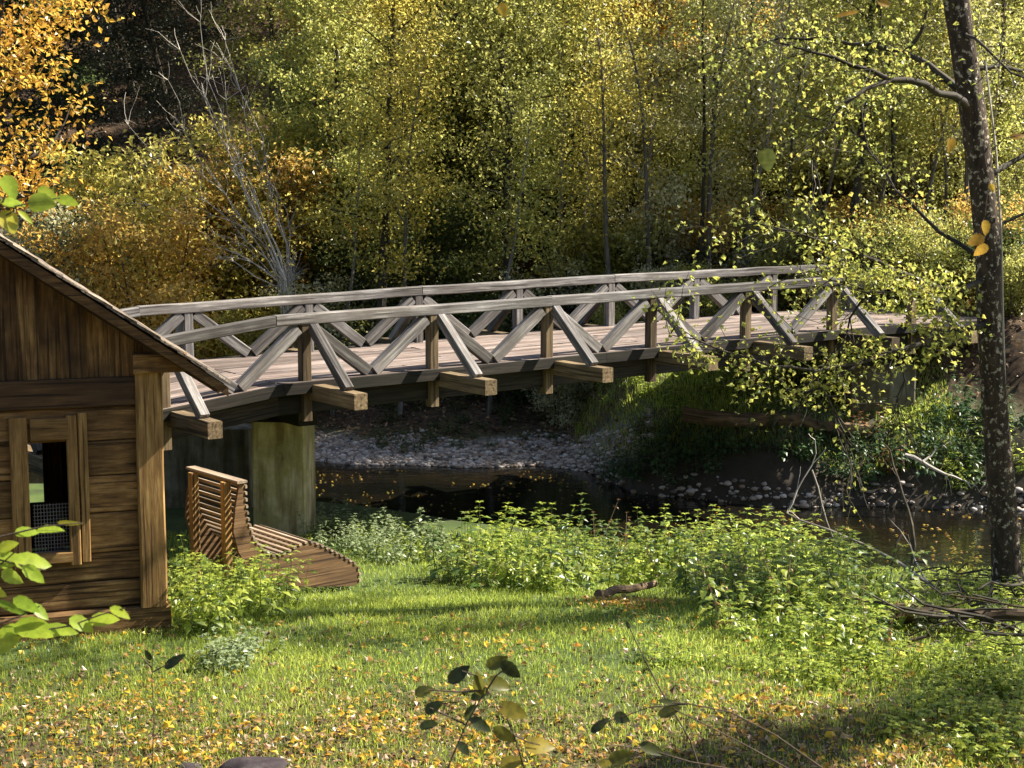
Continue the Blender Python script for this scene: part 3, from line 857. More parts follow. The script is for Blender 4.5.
Vv, Fc, k = rand_leaves(C - tb * [1, 1, 0] - [0, 0, gz(tb[0], tb[1])], .068, rs, up=.9, drop=.5, wr=.72, five=True)
tone = rs.uniform(0, 1, len(LP))
link('crown', np_mesh('crown', Vv, Fc, np.repeat(np.clip(tone[idx] * .4 + rs.uniform(0, .6, nL), 0, 1), k)), M['leaf_lime'], big)
# pale vine hanging along its sunny side
mb = MB()
mb.tube([at_y(a, b, TY + .1) for a, b in [(985, 60), (996, 150), (1001, 230), (1003, 330), (1006, 430), (1013, 520), (1018, 600)]], [.012, .014, .016, .018, .018, .018, .02], 6, .15)
mb.build('vine_stem', M['pale_bark'], big)
# ================================================================== SMALL PLANTS
def plant_proto(seed, stems, h, leaf, spread, pairs, droop=.5, five=True, wr=.58, top=.0):
    rs = np.random.RandomState(seed); random.seed(seed)
    mb = MB(); C = []; D = []; Nn = []; L = []; T = []
    for s in range(stems):
        a = rs.uniform(0, 2 * PI); r = spread * math.sqrt(rs.uniform(0, 1))
        p = np.array([r * math.cos(a) * .7, r * math.sin(a) * .7, -.06])
        d = np.array([math.cos(a) * rs.uniform(0, .45), math.sin(a) * rs.uniform(0, .45), 1])
        hh = h * rs.uniform(.6, 1.1)
        st = branch_path(p, d, hh, rs, 6, .09, .06)
        mb.tube(st, [.006, .0055, .005, .0045, .004, .003, .002], 4, cap=False)
        st = np.array(st); a0 = rs.uniform(0, PI)
        for k in range(pairs):
            t = .12 + .88 * (k + .5) / pairs
            q = t * 6; i = min(int(q), 5); pos = st[i] * (1 - q + i) + st[i + 1] * (q - i)
            a0 += PI / 2 + rs.uniform(-.3, .3)
            sz = leaf * (1.1 - .55 * t ** 3) * rs.uniform(.75, 1.2)
            for o in (0, PI):
                if rs.uniform() < .06: continue
                dr = np.array([math.cos(a0 + o), math.sin(a0 + o), .25 - droop * rs.uniform(.5, 1.4) + .45 * t ** 4])
                C.append(pos + dr * .012); D.append(dr)
                nn = np.array([-dr[0] * dr[2], -dr[1] * dr[2], 1.0]) + rs.normal(size=3) * .3
                Nn.append(nn - dr * np.dot(nn, dr) / np.dot(dr, dr)); L.append(sz); T.append(np.clip(.15 + .5 * t + rs.uniform(-.25, .3), 0, 1))
        for o in range(4):
            dr = np.array([math.cos(a0 + o * 1.57), math.sin(a0 + o * 1.57), .35])
            C.append(st[-1]); D.append(dr); Nn.append(np.array([-dr[0] * .3, -dr[1] * .3, 1])); L.append(leaf * .5); T.append(.8)
    L = np.array(L)
    Vv, Fc, k = leaf_geo(np.array(C), np.array(D), np.array(Nn), L, L * wr, .12, True)
    n = len(C); T = np.array(T)
    o = mb.build('stem', None, None); sm = o.data; bpy.data.objects.remove(o)
    return sm, np_mesh('leaves', Vv, Fc, np.concatenate([T, T]))
for i in range(6):
    PROTO['nettle%d' % i] = plant_proto(100 + i, 6, .80 - .09 * (i % 3), .15, .34, 6, wr=.52)
for i in range(3):
    PROTO['herb%d' % i] = plant_proto(130 + i, 9, .36, .11, .30, 4, .25, wr=.62)
for i in range(3):
    PROTO['bank%d' % i] = plant_proto(140 + i, 10, .75, .15, .45, 6, .6, wr=.5)
for i in range(2):
    PROTO['dead%d' % i] = plant_proto(150 + i, 3, .95, .07, .15, 4, 1.1, wr=.35)
M['stem_dry'] = simple_noise_mat('dry_stem', [(.16, .11, .06), (.34, .27, .17)], 20, .8, [.3, .7])
M['stem_green'] = simple_noise_mat('green_stem', [(.06, .09, .03), (.12, .12, .05)], 20, .7, [.3, .7])
M['stem_brown'] = simple_noise_mat('brown_stem', [(.05, .035, .022), (.10, .07, .045)], 20, .8, [.3, .7])

def small_plant(key, leaf, P, name, label, cat, group, s=1.0, stem='stem_green', rz=None):
    root = empty(name, P, label, cat, random.uniform(0, 6.28) if rz is None else rz, group)
    root.scale = (s, s, s * random.uniform(.88, 1.12))
    root.rotation_euler = (random.uniform(-.09, .09), random.uniform(-.09, .09), root.rotation_euler[2])
    for nm, me, mt in (('stem', PROTO[key][0], M[stem]), ('leaves', PROTO[key][1], M[leaf])):
        o = bpy.data.objects.new(nm, me); COL.objects.link(o); o.parent = root
        if not me.materials: me.materials.append(mt)
        o.material_slots[0].link = 'OBJECT'; o.material_slots[0].material = mt
    return root
def in_poly(x, y, poly):
    c = False; j = len(poly) - 1
    for i in range(len(poly)):
        xi, yi = poly[i]; xj, yj = poly[j]
        if (yi > y) != (yj > y) and x < (xj - xi) * (y - yi) / (yj - yi) + xi: c = not c
        j = i
    return c
def scatter(poly, n, mind, seed):
    """points on the ground inside the area whose outline is seen along these picture points"""
    W = [on_ground(*q)[:2] for q in poly]; rs = np.random.RandomState(seed)
    lo = np.min(W, 0); hi = np.max(W, 0); out = []
    for _ in range(n * 60):
        x, y = rs.uniform(lo[0], hi[0]), rs.uniform(lo[1], hi[1])
        if in_poly(x, y, W) and all((x - a) ** 2 + (y - b) ** 2 > mind ** 2 for a, b in out):
            out.append((x, y))
            if len(out) >= n: break
    return [np.array([x, y, gz(x, y)]) for x, y in out]
random.seed(3)
patch = [(440, 572), (470, 590), (560, 597), (588, 592), (600, 584), (690, 582), (705, 615), (740, 640), (800, 664), (870, 662), (900, 645), (885, 618), (850, 590), (790, 560), (700, 555), (600, 548), (500, 552)]
for i, P in enumerate(scatter(patch, 165, .31, 5)):
    dk = i % 4 == 3
    small_plant('nettle%d' % (i % 6), 'leaf_nettle2' if dk else 'leaf_nettle', P, 'nettle_plant', 'darker green nettle plant in the dense patch between lawn and creek' if dk else 'bright green nettle plant in the dense sunlit patch between lawn and creek', 'nettle', 'darker nettles in the creek bank patch' if dk else 'nettles in the patch along the near creek bank', random.choice((.6, .8, .95, 1.1, 1.28)))
for i, P in enumerate(scatter(patch, 16, .8, 55)):
    small_plant('dead%d' % (i % 2), 'leaf_dry', P, 'dead_stalk', 'dry brown dead stalk standing among the nettles by the creek', 'stalk', 'dead stalks among the nettles', random.uniform(.8, 1.2), 'stem_dry')
for i, P in enumerate(scatter([(168, 618), (180, 590), (215, 578), (262, 590), (290, 605), (280, 628), (230, 640), (175, 640)], 26, .24, 6)):
    small_plant('nettle%d' % (i % 6), 'leaf_nettle', P, 'nettle_plant', 'leafy green nettle plant in the clump beside the hut corner post', 'nettle', 'nettles beside the hut corner', random.uniform(.7, 1.05))
for i, P in enumerate(scatter([(212, 668), (230, 648), (262, 652), (265, 675), (230, 678)], 6, .2, 8)):
    small_plant('herb%d' % (i % 3), 'leaf_greyplant', P, 'herb_plant', 'pale grey green low herb on the lawn in front of the hut nettles', 'herb', 'grey herbs on the lawn', random.uniform(.7, 1))
for i, P in enumerate(scatter([(300, 545), (330, 552), (400, 565), (450, 560), (460, 540), (400, 528), (320, 524)], 34, .32, 9)):
    small_plant(('nettle%d' % (i % 6)) if i % 3 else 'herb%d' % (i % 3), 'leaf_nettle' if i % 3 == 0 else 'leaf_greyplant', P, 'bank_herb', 'grey green leafy herb on the near bank between pier and nettle patch', 'herb', 'herbs on the near bank below the pier', random.uniform(.55, .9))
for i, P in enumerate(scatter([(640, 668), (700, 660), (790, 690), (900, 690), (1015, 700), (1020, 660), (930, 655), (800, 670)], 34, .28, 10)):
    small_plant('herb%d' % (i % 3), 'leaf_nettle', P, 'low_herb', 'low green herb sprouting in front of the nettle patch', 'herb', 'low herbs in front of the nettles', random.uniform(.6, 1))
for i, P in enumerate(scatter([(930, 690), (1020, 700), (1022, 768), (960, 768), (880, 740)], 20, .34, 12)):
    small_plant('herb%d' % (i % 3), 'leaf_nettle', P, 'shade_herb', 'dark green herb in the shade at the lower right corner', 'herb', 'shade herbs at the lower right', random.uniform(.7, 1.1))
for i, P in enumerate(scatter([(602, 478), (640, 486), (700, 484), (720, 455), (680, 436), (630, 440)], 26, .45, 13)):
    small_plant('bank%d' % (i % 3), 'leaf_bank', P, 'bank_plant', 'dark blue green plant on the far bank at the river bend', 'plant', 'dark plants at the far river bend', random.uniform(.7, 1.1))
for i, P in enumerate(scatter([(720, 480), (860, 492), (890, 470), (860, 440), (730, 445), (640, 455), (630, 485)], 60, .38, 14)):
    small_plant('bank%d' % (i % 3), 'leaf_bank', P, 'bank_plant', 'shaded dark plant on the steep far bank under the fallen log', 'plant', 'shaded plants on the steep far bank', random.uniform(.6, 1.1))
for i, P in enumerate(scatter([(895, 490), (985, 492), (1022, 490), (1022, 415), (935, 412), (890, 440)], 34, .45, 15)):
    small_plant('bank%d' % (i % 3), 'leaf_bank' if i % 4 else 'leaf_nettle', P, 'bank_plant', 'lush plant on the far bank between the block abutment and the leaning trunk' if i % 4 else 'pale green plant on the far bank beside the leaning trunk', 'plant', 'lush plants on the right far bank' if i % 4 else 'pale green plants on the right far bank', random.uniform(.8, 1.3))  # every fourth plant takes the paler nettle leaves
for i, P in enumerate(scatter([(600, 425), (680, 428), (700, 400), (780, 385), (700, 368), (600, 395)], 20, .7, 16)):
    small_plant('herb%d' % (i % 3), 'leaf_nettle', P, 'bank_herb', 'small green herb on the grassy far bank under the bridge', 'herb', 'herbs on the grassy far bank', random.uniform(.8, 1.3))
for i, P in enumerate(scatter([(370, 452), (470, 452), (560, 440), (580, 405), (380, 400)], 22, .6, 17)):
    small_plant('bank%d' % (i % 3) if i % 2 else 'herb%d' % (i % 3), 'leaf_dark' if i % 2 else 'leaf_bank', P, 'bank_plant', 'shadowy low plant behind the gravel bar under the bridge', 'plant', 'low plants behind the gravel bar', random.uniform(.5, .8))
P = on_ground(862, 432)
small_plant('bank1', 'leaf_dry', P, 'dry_fern', 'withered rust brown fern clump on the far bank below the abutment', 'fern', None, .9, 'stem_brown')
P = on_ground(893, 470)
small_plant('bank2', 'leaf_dry', P, 'dry_fern', 'withered orange brown fern hanging over the shaded bank left of the teal plants', 'fern', None, .7, 'stem_brown')
for i, P in enumerate(scatter([(915, 640), (1020, 655), (1022, 600), (930, 590)], 16, .3, 19)):
    small_plant('herb%d' % (i % 3), 'leaf_dark' if i % 2 else 'leaf_nettle', P, 'shade_herb', 'small dark herb growing between the brush heap sticks' if i % 2 else 'small bright herb growing between the brush heap sticks', 'herb', 'dark herbs in the brush heap' if i % 2 else 'bright herbs in the brush heap', random.uniform(.7, 1.1))
P = on_ground(968, 582)
small_plant('nettle3', 'leaf_yellow', P, 'yellow_sapling', 'small sapling with bright yellow leaves left of the leaning trunk', 'sapling', None, .8, 'stem_brown')

# ------------------------------------------------------------------ grass, leaves, pebbles (uncountable)
rs = np.random.RandomState(31)
def visible_area(n, y0, y1, x0=-9.5, x1=9.5, margin=.4):
    y = rs.uniform(y0, y1, n); x = rs.uniform(x0, x1, n)
    k = np.abs(x) < .345 * y + margin
    return x[k], y[k]
def blades(x, y, hmin, hmax, w, tone0):
    n = len(x); z = ground(x, y) - .01
    a = rs.uniform(0, 2 * PI, n); h = rs.uniform(hmin, hmax, n); ln = rs.uniform(.1, .8, n) * h
    S = np.stack([np.cos(a), np.sin(a), np.zeros(n)], 1) * (w * rs.uniform(.6, 1.3, n) / 2)[:, None]
    B = np.stack([x, y, z], 1); b = rs.uniform(0, 2 * PI, n)
    T = B + np.stack([np.cos(b) * ln, np.sin(b) * ln, h], 1)
    Mi = B + np.stack([np.cos(b) * ln * .3, np.sin(b) * ln * .3, h * .6], 1)
    V = np.stack([B - S, B + S, Mi + S * .8, T, Mi - S * .8], 1).reshape(-1, 3)
    bI = np.arange(n)[:, None] * 5
    # two quads: base strip and tip (kite)
    F1 = bI + np.array([[0, 1, 2, 4]])
    F2 = bI + np.array([[4, 2, 3, 3]])
    tone = np.clip(tone0 + rs.uniform(-.3, .3, n), 0, 1)
    tri = np.concatenate([bI + np.array([[0, 1, 2]]), bI + np.array([[0, 2, 4]]), bI + np.array([[4, 2, 3]])], 1).reshape(-1, 3)
    return V, tri, np.repeat(tone, 3)
x, y = visible_area(520000, 11.6, 25)
wob = .35 * np.sin(x * .9 + .5) + .2 * np.sin(x * 2.1); tn = np.interp(x, NX, NY) + wob * .6 - y
pn = lump(x * 1.3 + 3, y * 1.3) + .6 * lump(x * 3.1, y * 2.7)
dens = np.clip(.75 + .5 * pn, .12, 1) * (1 - .25 * sst(15.2, 12.8, y + .5 * lump(x, y))) * sst(.3, 1.0, tn) * np.where(y > 19, .5, 1)
k = rs.uniform(size=len(x)) < dens * .82
x, y = x[k], y[k]; pn = pn[k]
hgt = .5 + .5 * np.clip(.5 + .7 * lump(x * .8 + 1, y * .9), 0, 1)
V, T, tone = blades(x, y, .04, .105, .0085, .45 + .22 * pn)
setp(link('grass', np_mesh('grass', V, T, tone), M['grass']), 'green lawn grass between the hut and the nettle patch', 'grass', None, 'stuff')
x, y = visible_area(110000, 29, 40, 1.5, 14)
s_ = y - np.interp(x, FX, FY)
k = (s_ > .7) & (s_ < 6) & (rs.uniform(size=len(x)) < np.clip(.7 + lump(x, y), .1, 1)) & (x + .5 * lump(y, x) < 9.3)
V, T, tone = blades(x[k], y[k], .07, .2, .016, .5)
setp(link('grass', np_mesh('grass', V, T, tone), M['grass']), 'rough green grass on the far bank under the bridge', 'grass', None, 'stuff')

def flat_leaves(x, y, size, lift=.015):
    n = len(x); z = ground(x, y) + lift + rs.uniform(0, .03, n)
    Nn = unit(rs.normal(size=(n, 3)) * .6 + np.array([0, 0, 1.0])); a = rs.uniform(0, 2 * PI, n)
    D = np.stack([np.cos(a), np.sin(a), rs.normal(size=n) * .15], 1); D -= Nn * np.sum(D * Nn, 1, keepdims=True)
    L = size * rs.uniform(.35, 1.3, n)
    return leaf_geo(np.stack([x, y, z], 1), D, Nn, L, L * rs.uniform(.4, .9, n), .3, True)
x, y = visible_area(52000, 11.4, 17.5)
d = np.clip(.06 + .85 * sst(15.6, 12.9, y + .9 * lump(x * .9, y * .9 + 4)) * np.clip(.55 + 1.1 * lump(x * 2.2 + 5, y * 2.2), .15, 1.2) + .25 * (lump(x * 1.7 + 8, y * 1.5) > .45), 0, 1)
k = rs.uniform(size=len(x)) < d * .68
x, y = x[k], y[k]
V, Fc, kk = flat_leaves(x, y, .072, .03)
c = np.clip(rs.uniform(0, 1, len(x)) * .75 + .25 * (.5 + lump(x * .8, y * .8)), 0, 1)
setp(link('fallen_leaves', np_mesh('fallen_leaves', V, Fc, np.concatenate([c, c]).reshape(2, -1).T.ravel()), M['leaf_fallen']), 'yellow and orange fallen leaves strewn over the front of the lawn', 'leaves', None, 'stuff')
x, y = visible_area(34000, 11.4, 17)
k = rs.uniform(size=len(x)) < np.clip(.1 + .9 * sst(16, 12.8, y + .7 * lump(x, y)), 0, 1) * np.clip(.6 + .9 * lump(x * 1.9, y * 2.3 + 2), .2, 1)
V, Fc, kk = flat_leaves(x[k], y[k], .07, .012)
setp(link('dead_leaves', np_mesh('dead_leaves', V, Fc, rs.uniform(0, 1, len(Fc))), M['leaf_litter']), 'brown dead leaves matted under the grass at the front of the lawn', 'leaves', None, 'stuff')
# leaf patch by the short log
Pc = on_ground(620, 606)
x = Pc[0] + rs.normal(size=260) * .32; y = Pc[1] + rs.normal(size=260) * .3
V, Fc, kk = flat_leaves(x, y, .08, .05)
setp(link('fallen_leaves', np_mesh('fallen_leaves', V, Fc, rs.uniform(0, 1, len(Fc))), M['leaf_fallen']), 'dry brown leaves heaped in the bare gap beside the short log', 'leaves', None, 'stuff')
# hillside litter
x = rs.uniform(-22, 22, 60000); y = rs.uniform(32, 62, 60000)
s_ = y - np.interp(x, FX, FY); k = (s_ > 1.2) & (np.abs(x) < .36 * y + 1) & ~((x > 2) & (x < 8) & (s_ < 4.5) & (rs.uniform(size=len(x)) < .75))
V, Fc, kk = flat_leaves(x[k], y[k], .12, .01)
setp(link('leaf_litter', np_mesh('leaf_litter', V, Fc, rs.uniform(0, 1, len(Fc))), M['leaf_litter']), 'brown leaf litter covering the wooded slope beyond the creek', 'leaves', None, 'stuff')
# floating specks of leaf on the water
x = rs.uniform(-6, 10, 2200); y = rs.uniform(22, 34, 2200)
k = (ground(x, y) < WATER - .08) & (lump(x * 1.2, y * 1.2) > -.1)
x, y = x[k], y[k]; n = len(x)
a = rs.uniform(0, 6.28, n); D = np.stack([np.cos(a), np.sin(a), np.zeros(n)], 1); U = np.tile([0, 0, 1.0], (n, 1)); L = rs.uniform(.03, .09, n)
V, Fc, kk = leaf_geo(np.stack([x, y, np.full(n, WATER + .012)], 1), D, U, L, L * .7, .08, True)
setp(link('floating_leaves', np_mesh('floating_leaves', V, Fc, rs.uniform(0, 1, len(Fc))), M['leaf_fallen']), 'fallen leaves floating on the dark creek', 'leaves', None, 'stuff')
# pebbles
def pebbles(x, y, smin, smax, sink=.35):
    n = len(x)
    phi = (1 + 5 ** .5) / 2
    ico = unit(np.array([(-1, phi, 0), (1, phi, 0), (-1, -phi, 0), (1, -phi, 0), (0, -1, phi), (0, 1, phi), (0, -1, -phi), (0, 1, -phi), (phi, 0, -1), (phi, 0, 1), (-phi, 0, -1), (-phi, 0, 1)], float))
    F0 = np.array([(0, 11, 5), (0, 5, 1), (0, 1, 7), (0, 7, 10), (0, 10, 11), (1, 5, 9), (5, 11, 4), (11, 10, 2), (10, 7, 6), (7, 1, 8), (3, 9, 4), (3, 4, 2), (3, 2, 6), (3, 6, 8), (3, 8, 9), (4, 9, 5), (2, 4, 11), (6, 2, 10), (8, 6, 7), (9, 8, 1)])
    r = smin + (smax - smin) * rs.uniform(0, 1, n) ** 2.5
    sc = np.stack([r * rs.uniform(.8, 1.4, n), r * rs.uniform(.8, 1.4, n), r * rs.uniform(.45, .8, n)], 1)
    a = rs.uniform(0, 6.28, n); ca, sa = np.cos(a), np.sin(a)
    P = ico[None] * sc[:, None] * (1 + rs.uniform(-.18, .18, (n, 12, 1)))
    X = P[..., 0] * ca[:, None] - P[..., 1] * sa[:, None]; Y = P[..., 0] * sa[:, None] + P[..., 1] * ca[:, None]
    z = ground(x, y) + sc[:, 2] * sink
    V = np.stack([X + x[:, None], Y + y[:, None], P[..., 2] + z[:, None]], 2).reshape(-1, 3)
    Fc = (np.arange(n)[:, None, None] * 12 + F0[None]).reshape(-1, 3)
    return np_mesh('gravel', V, Fc, np.repeat(rs.uniform(0, 1, n), 20), smooth=True)
x = rs.uniform(-9, 3, 42000); y = rs.uniform(32, 39, 42000); s_ = y - np.interp(x, FX, FY) - (.35 * np.sin(x * .9 + .5) + .2 * np.sin(x * 2.1)) * .7
k = (s_ > -.3) & (s_ < 2.0 + .5 * np.sin(x * 2)) & (rs.uniform(size=len(x)) < 1.1 - .45 * s_)
setp(link('gravel', pebbles(x[k], y[k], .02, .085, .15), M['pebble']), 'pale gravel bar on the far side of the creek beneath the bridge', 'gravel', None, 'stuff')
x = rs.uniform(2.2, 14, 15000); y = rs.uniform(28, 32, 15000); s_ = y - np.interp(x, FX, FY) - (.35 * np.sin(x * .9 + .5) + .2 * np.sin(x * 2.1)) * .7
k = (s_ > -.4) & (s_ < .4) & (rs.uniform(size=len(x)) < .6 - 1.1 * np.abs(s_)) & (lump(x * 1.5, y) > -.35)
setp(link('shore_stones', pebbles(x[k], y[k], .015, .10, -.1), M['pebble']), 'wet grey stones along the shaded right waterline', 'stones', None, 'stuff')

# ------------------------------------------------------------------ logs, branches, debris
random.seed(77); rs = np.random.RandomState(77)
def log(name, p0, p1, r, label, mat='log', n=9, stubs=2, cat='log', bend=.012):
    p0 = np.array(p0, float); p1 = np.array(p1, float)
    base = (p0 + p1) / 2
    e = empty(name, base, label, cat)
    pts = [p0 + (p1 - p0) * t + rs.normal(size=3) * bend * (0 < t < 1) for t in np.linspace(0, 1, n)]
    mb = MB(); mb.tube(pts, [r * (1.05 - .35 * k / n) for k in range(n)], 10, .09); mb.build('trunk', M[mat], e, smooth=False)
    for s in range(stubs):
        q = pts[rs.randint(2, n - 1)]; d = rs.normal(size=3); d[2] = abs(d[2]) + .3; d /= np.linalg.norm(d)
        mb = MB(); mb.tube([q, q + d * r * 1.6, q + d * r * 2.6 + rs.normal(size=3) * r * .2], [r * .22, r * .16, r * .1], 6, .1); mb.build('branch_stub', M[mat], e)
    return e
a = on_ground(598, 602); b = on_ground(655, 594)
log('short_log', a + [0, 0, .10], b + [0, 0, .14], .06, 'short brown log lying in the gap of the nettle patch', stubs=1)
a = on_ground(683, 426); b = on_ground(800, 436)
a = at_y(682, 414, 31.3); b = at_y(868, 430, 31.0)
log('fallen_log', a, b, .16, 'long dark fallen log along the far bank right of the river bend', stubs=3, bend=.03)
a = on_ground(905, 615); b = on_ground(1016, 640)
def bare_branch(name, segs, r0, label, mat='pale_bark', cat='branch', base=None, twigs=2, tl=(.15, .5)):
    """segs: list of world polylines, first is the main stem"""
    o = base if base is not None else segs[0][0]
    e = empty(name, o, label, cat)
    for k, s in enumerate(segs):
        rr = r0 if k == 0 else r0 * .5
        mb = MB(); Q = []
        for i in range(len(s) - 1):
            for t in (0, .5): Q.append(s[i] * (1 - t) + s[i + 1] * t + (rs.normal(size=3) * np.linalg.norm(s[i + 1] - s[i]) * .045 if t else 0))
        Q.append(s[-1])
        mb.tube(Q, [max(rr * (1 - .8 * i / len(Q)), .004) for i in range(len(Q))], 6, .12)
        for i in range(2, len(Q), 2):
            for _ in range(twigs):
                d = Q[i] - Q[i - 1]; d = d / np.linalg.norm(d) + rs.normal(size=3) * .6
                tw = branch_path(Q[i], d, rs.uniform(*tl), rs, 3, .25); mb.tube(tw, [rr * .3 + .002, .005, .004, .003], 3, cap=False)
        mb.build('stem' if k == 0 else 'side_branch', M[mat], e)
    return e
Yb = 20.2
P_ = lambda px, py, dy=0: at_y(px, py, Yb + dy)
bare_branch('dead_branch', [[P_(985, 618, -.6), P_(930, 585, -.2), P_(865, 545, .3), P_(800, 520, .6), P_(787, 513, .7)],
    [P_(787, 513, .7), P_(797, 490, .8), P_(812, 465, .9), P_(815, 440, .9)], [P_(812, 470, .9), P_(822, 505, .7), P_(832, 535, .5), P_(842, 556, .3)], [P_(865, 545, .3), P_(850, 538, .2), P_(822, 540, 0)],
    [P_(905, 568, 0), P_(898, 590, -.1), P_(888, 602, -.2)], [P_(930, 585, -.2), P_(915, 560, .2), P_(900, 530, .4)]], .03,
    'long pale dead branch slanting over the water left of the leaning trunk', twigs=1)
bare_branch('dead_snag', [[P_(912, 590, .5), P_(914, 545, .6), P_(908, 510, .7), P_(898, 478, .8), P_(890, 450, .9)], [P_(914, 545, .6), P_(903, 530, .6), P_(893, 560, .5), P_(890, 580, .4)], [P_(908, 510, .7), P_(897, 500, .7), P_(884, 488, .8)]], .035,
    'upright forked dead snag standing at the water edge left of the leaning trunk', mat='bark', twigs=1)
bare_branch('driftwood_branch', [[at_y(905, 455, 29.3), at_y(922, 462, 29.2), at_y(945, 474, 29.1), at_y(962, 480, 29)], [at_y(922, 462, 29.2), at_y(935, 450, 29.3)]], .05, 'bleached driftwood branch lying on the far bank plants', twigs=2)
# brush heap at the tree foot: every stick its own thing
for i in range(46):
    px = rs.uniform(905, 1024); py = rs.uniform(585, 660)
    p = on_ground(px, py); a = rs.uniform(-1.5, 1.5) + (PI if rs.uniform() < .5 else 0); ln = rs.uniform(.5, 1.5)
    d = np.array([math.cos(a), math.sin(a) * .6, rs.uniform(-.05, .3)])
    z0 = p[2] + .05 + rs.uniform(0, .32)
    pts = [np.array([p[0], p[1], z0]) + d * ln * t + rs.normal(size=3) * .05 for t in np.linspace(-.5, .5, 5)]
    mb = MB(); r = rs.uniform(.005, .022); mb.tube(pts, [r, r, r * .9, r * .75, r * .5], 6, .1)
    e = setp(mb.build('brush_stick', M['bark'] if rs.uniform() < .7 else M['log']), 'bare stick in the tangled brush heap at the foot of the leaning trunk', 'stick', 'sticks of the brush heap')
p = on_ground(905, 628)
log('rotten_log', p + [-.35, .1, .1], p + [1.3, -.2, .2], .10, 'thick rotten log at the left end of the brush heap', stubs=2)
# dark boulder edge at the bottom, pale stones
def boulder(name, p, sx, sy, sz, label, mat='stone', seed=0):
    import bmesh
    rs_ = np.random.RandomState(seed); bm = bmesh.new(); bmesh.ops.create_icosphere(bm, subdivisions=3, radius=1)
    ph = rs_.uniform(0, 6, 9)
    for v in bm.verts:
        c = v.co; f = 1 + .12 * math.sin(3 * c.x + ph[0]) * math.cos(2.5 * c.y + ph[1]) + .09 * math.sin(5 * c.z + ph[2] + 3 * c.x) + .04 * math.sin(9 * c.y + ph[3]) * math.sin(8 * c.x + ph[4])
        v.co = Vector((c.x * f * sx, c.y * f * sy, max(c.z, -.5) * f * sz))
    me = bpy.data.meshes.new(name); bm.to_mesh(me); bm.free()
    for q in me.polygons: q.use_smooth = True
    o = link(name, me, M[mat]); o.location = [float(k) for k in p]; o.rotation_euler = (0, 0, rs_.uniform(0, 6))
    return setp(o, label, 'stone')
p = on_ground(255, 772); boulder('boulder', p + [0, 0, .0], .33, .22, .13, 'dark flat boulder at the bottom edge below the hut', seed=1)
p = on_ground(188, 772); boulder('boulder', p + [0, 0, -.01], .16, .14, .08, 'small dark rock left of the flat boulder at the bottom edge', seed=2)
p = on_ground(243, 732); boulder('pebble', p + [0, 0, .03], .045, .04, .035, 'single white pebble among the fallen leaves', 'pebble', 3)

# ================================================================== BACKGROUND WOOD
CELLS = [(-400, 'left of the hut roof'), (-30, 'over the hut gable'), (58, 'above the hut eave'), (122, 'behind the left end of the far rail'), (182, 'behind the pale stems'), (245, 'by the pale stems'),
         (290, 'above the first front post'), (335, 'after the first front post'), (402, 'above the second front post'), (458, 'after the second front post'), (515, 'above the third front post'), (572, 'after the third front post'),
         (620, 'above the fourth front post'), (670, 'after the fourth front post'), (715, 'above the fifth front post'), (765, 'after the fifth front post'), (800, 'above the sixth front post'), (850, 'past the right bridge end'), (905, 'left of the leaning trunk'), (965, 'behind the leaning trunk'), (1030, 'right of the leaning trunk')]
CW = {'leaf_spruce': 'blackish green', 'leaf_golden': 'golden orange', 'leaf_yellow': 'yellow', 'leaf_yellowgreen': 'yellow green', 'leaf_olive': 'olive', 'leaf_dark': 'dark green', 'leaf_grey': 'grey green', 'leaf_rust': 'rusty', 'leaf_lime': 'lime green'}
KW = {'open': ('tall dark trunked %s tree', 'trunked_tree', 'tree'), 'pole': ('thin pole stemmed %s tree', 'pole_tree', 'tree'), 'tall': ('tall broad %s tree', 'autumn_tree', 'tree'), 'slim': ('slender sparse %s tree', 'slender_tree', 'tree'), 'bushA': ('big bushy %s shrub', 'tall_shrub', 'shrub'), 'bushB': ('low dense %s shrub', 'dense_shrub', 'shrub'), 'bushC': ('thin twiggy %s shrub', 'twiggy_shrub', 'shrub'), 'conifer': ('added %s shade conifer', 'shade_conifer', 'tree')}
used = set()
def forest(key, leaf, px, Y, s=1.0, sz=None, bark='bark', rz=None):
    x = (px - 512) / F * Y * 1.0
    kw = KW[key] if key in KW else KW[key[:4]]
    cell = [c for c in CELLS if px >= c[0]][-1][1]
    row = 'low behind the bridge' if Y < 39.5 else ('at the slope foot' if Y < 45.5 else ('midway up the slope' if Y < 55 else 'high on the slope'))
    for lf in [leaf] + [l for l in CW if l != leaf]:
        lab = kw[0] % CW[lf] + ' ' + row + ', ' + cell
        if lab not in used: break
    used.add(lab)
    if key[:4] in ('pole', 'slim') and int(px) % 2 == 0: bark = 'grey_bark'
    return plant_tree(key, kw[1], lf, x, Y, lab, kw[2], random.uniform(0, 6.28) if rz is None else rz, s, sz, bark)
random.seed(99)
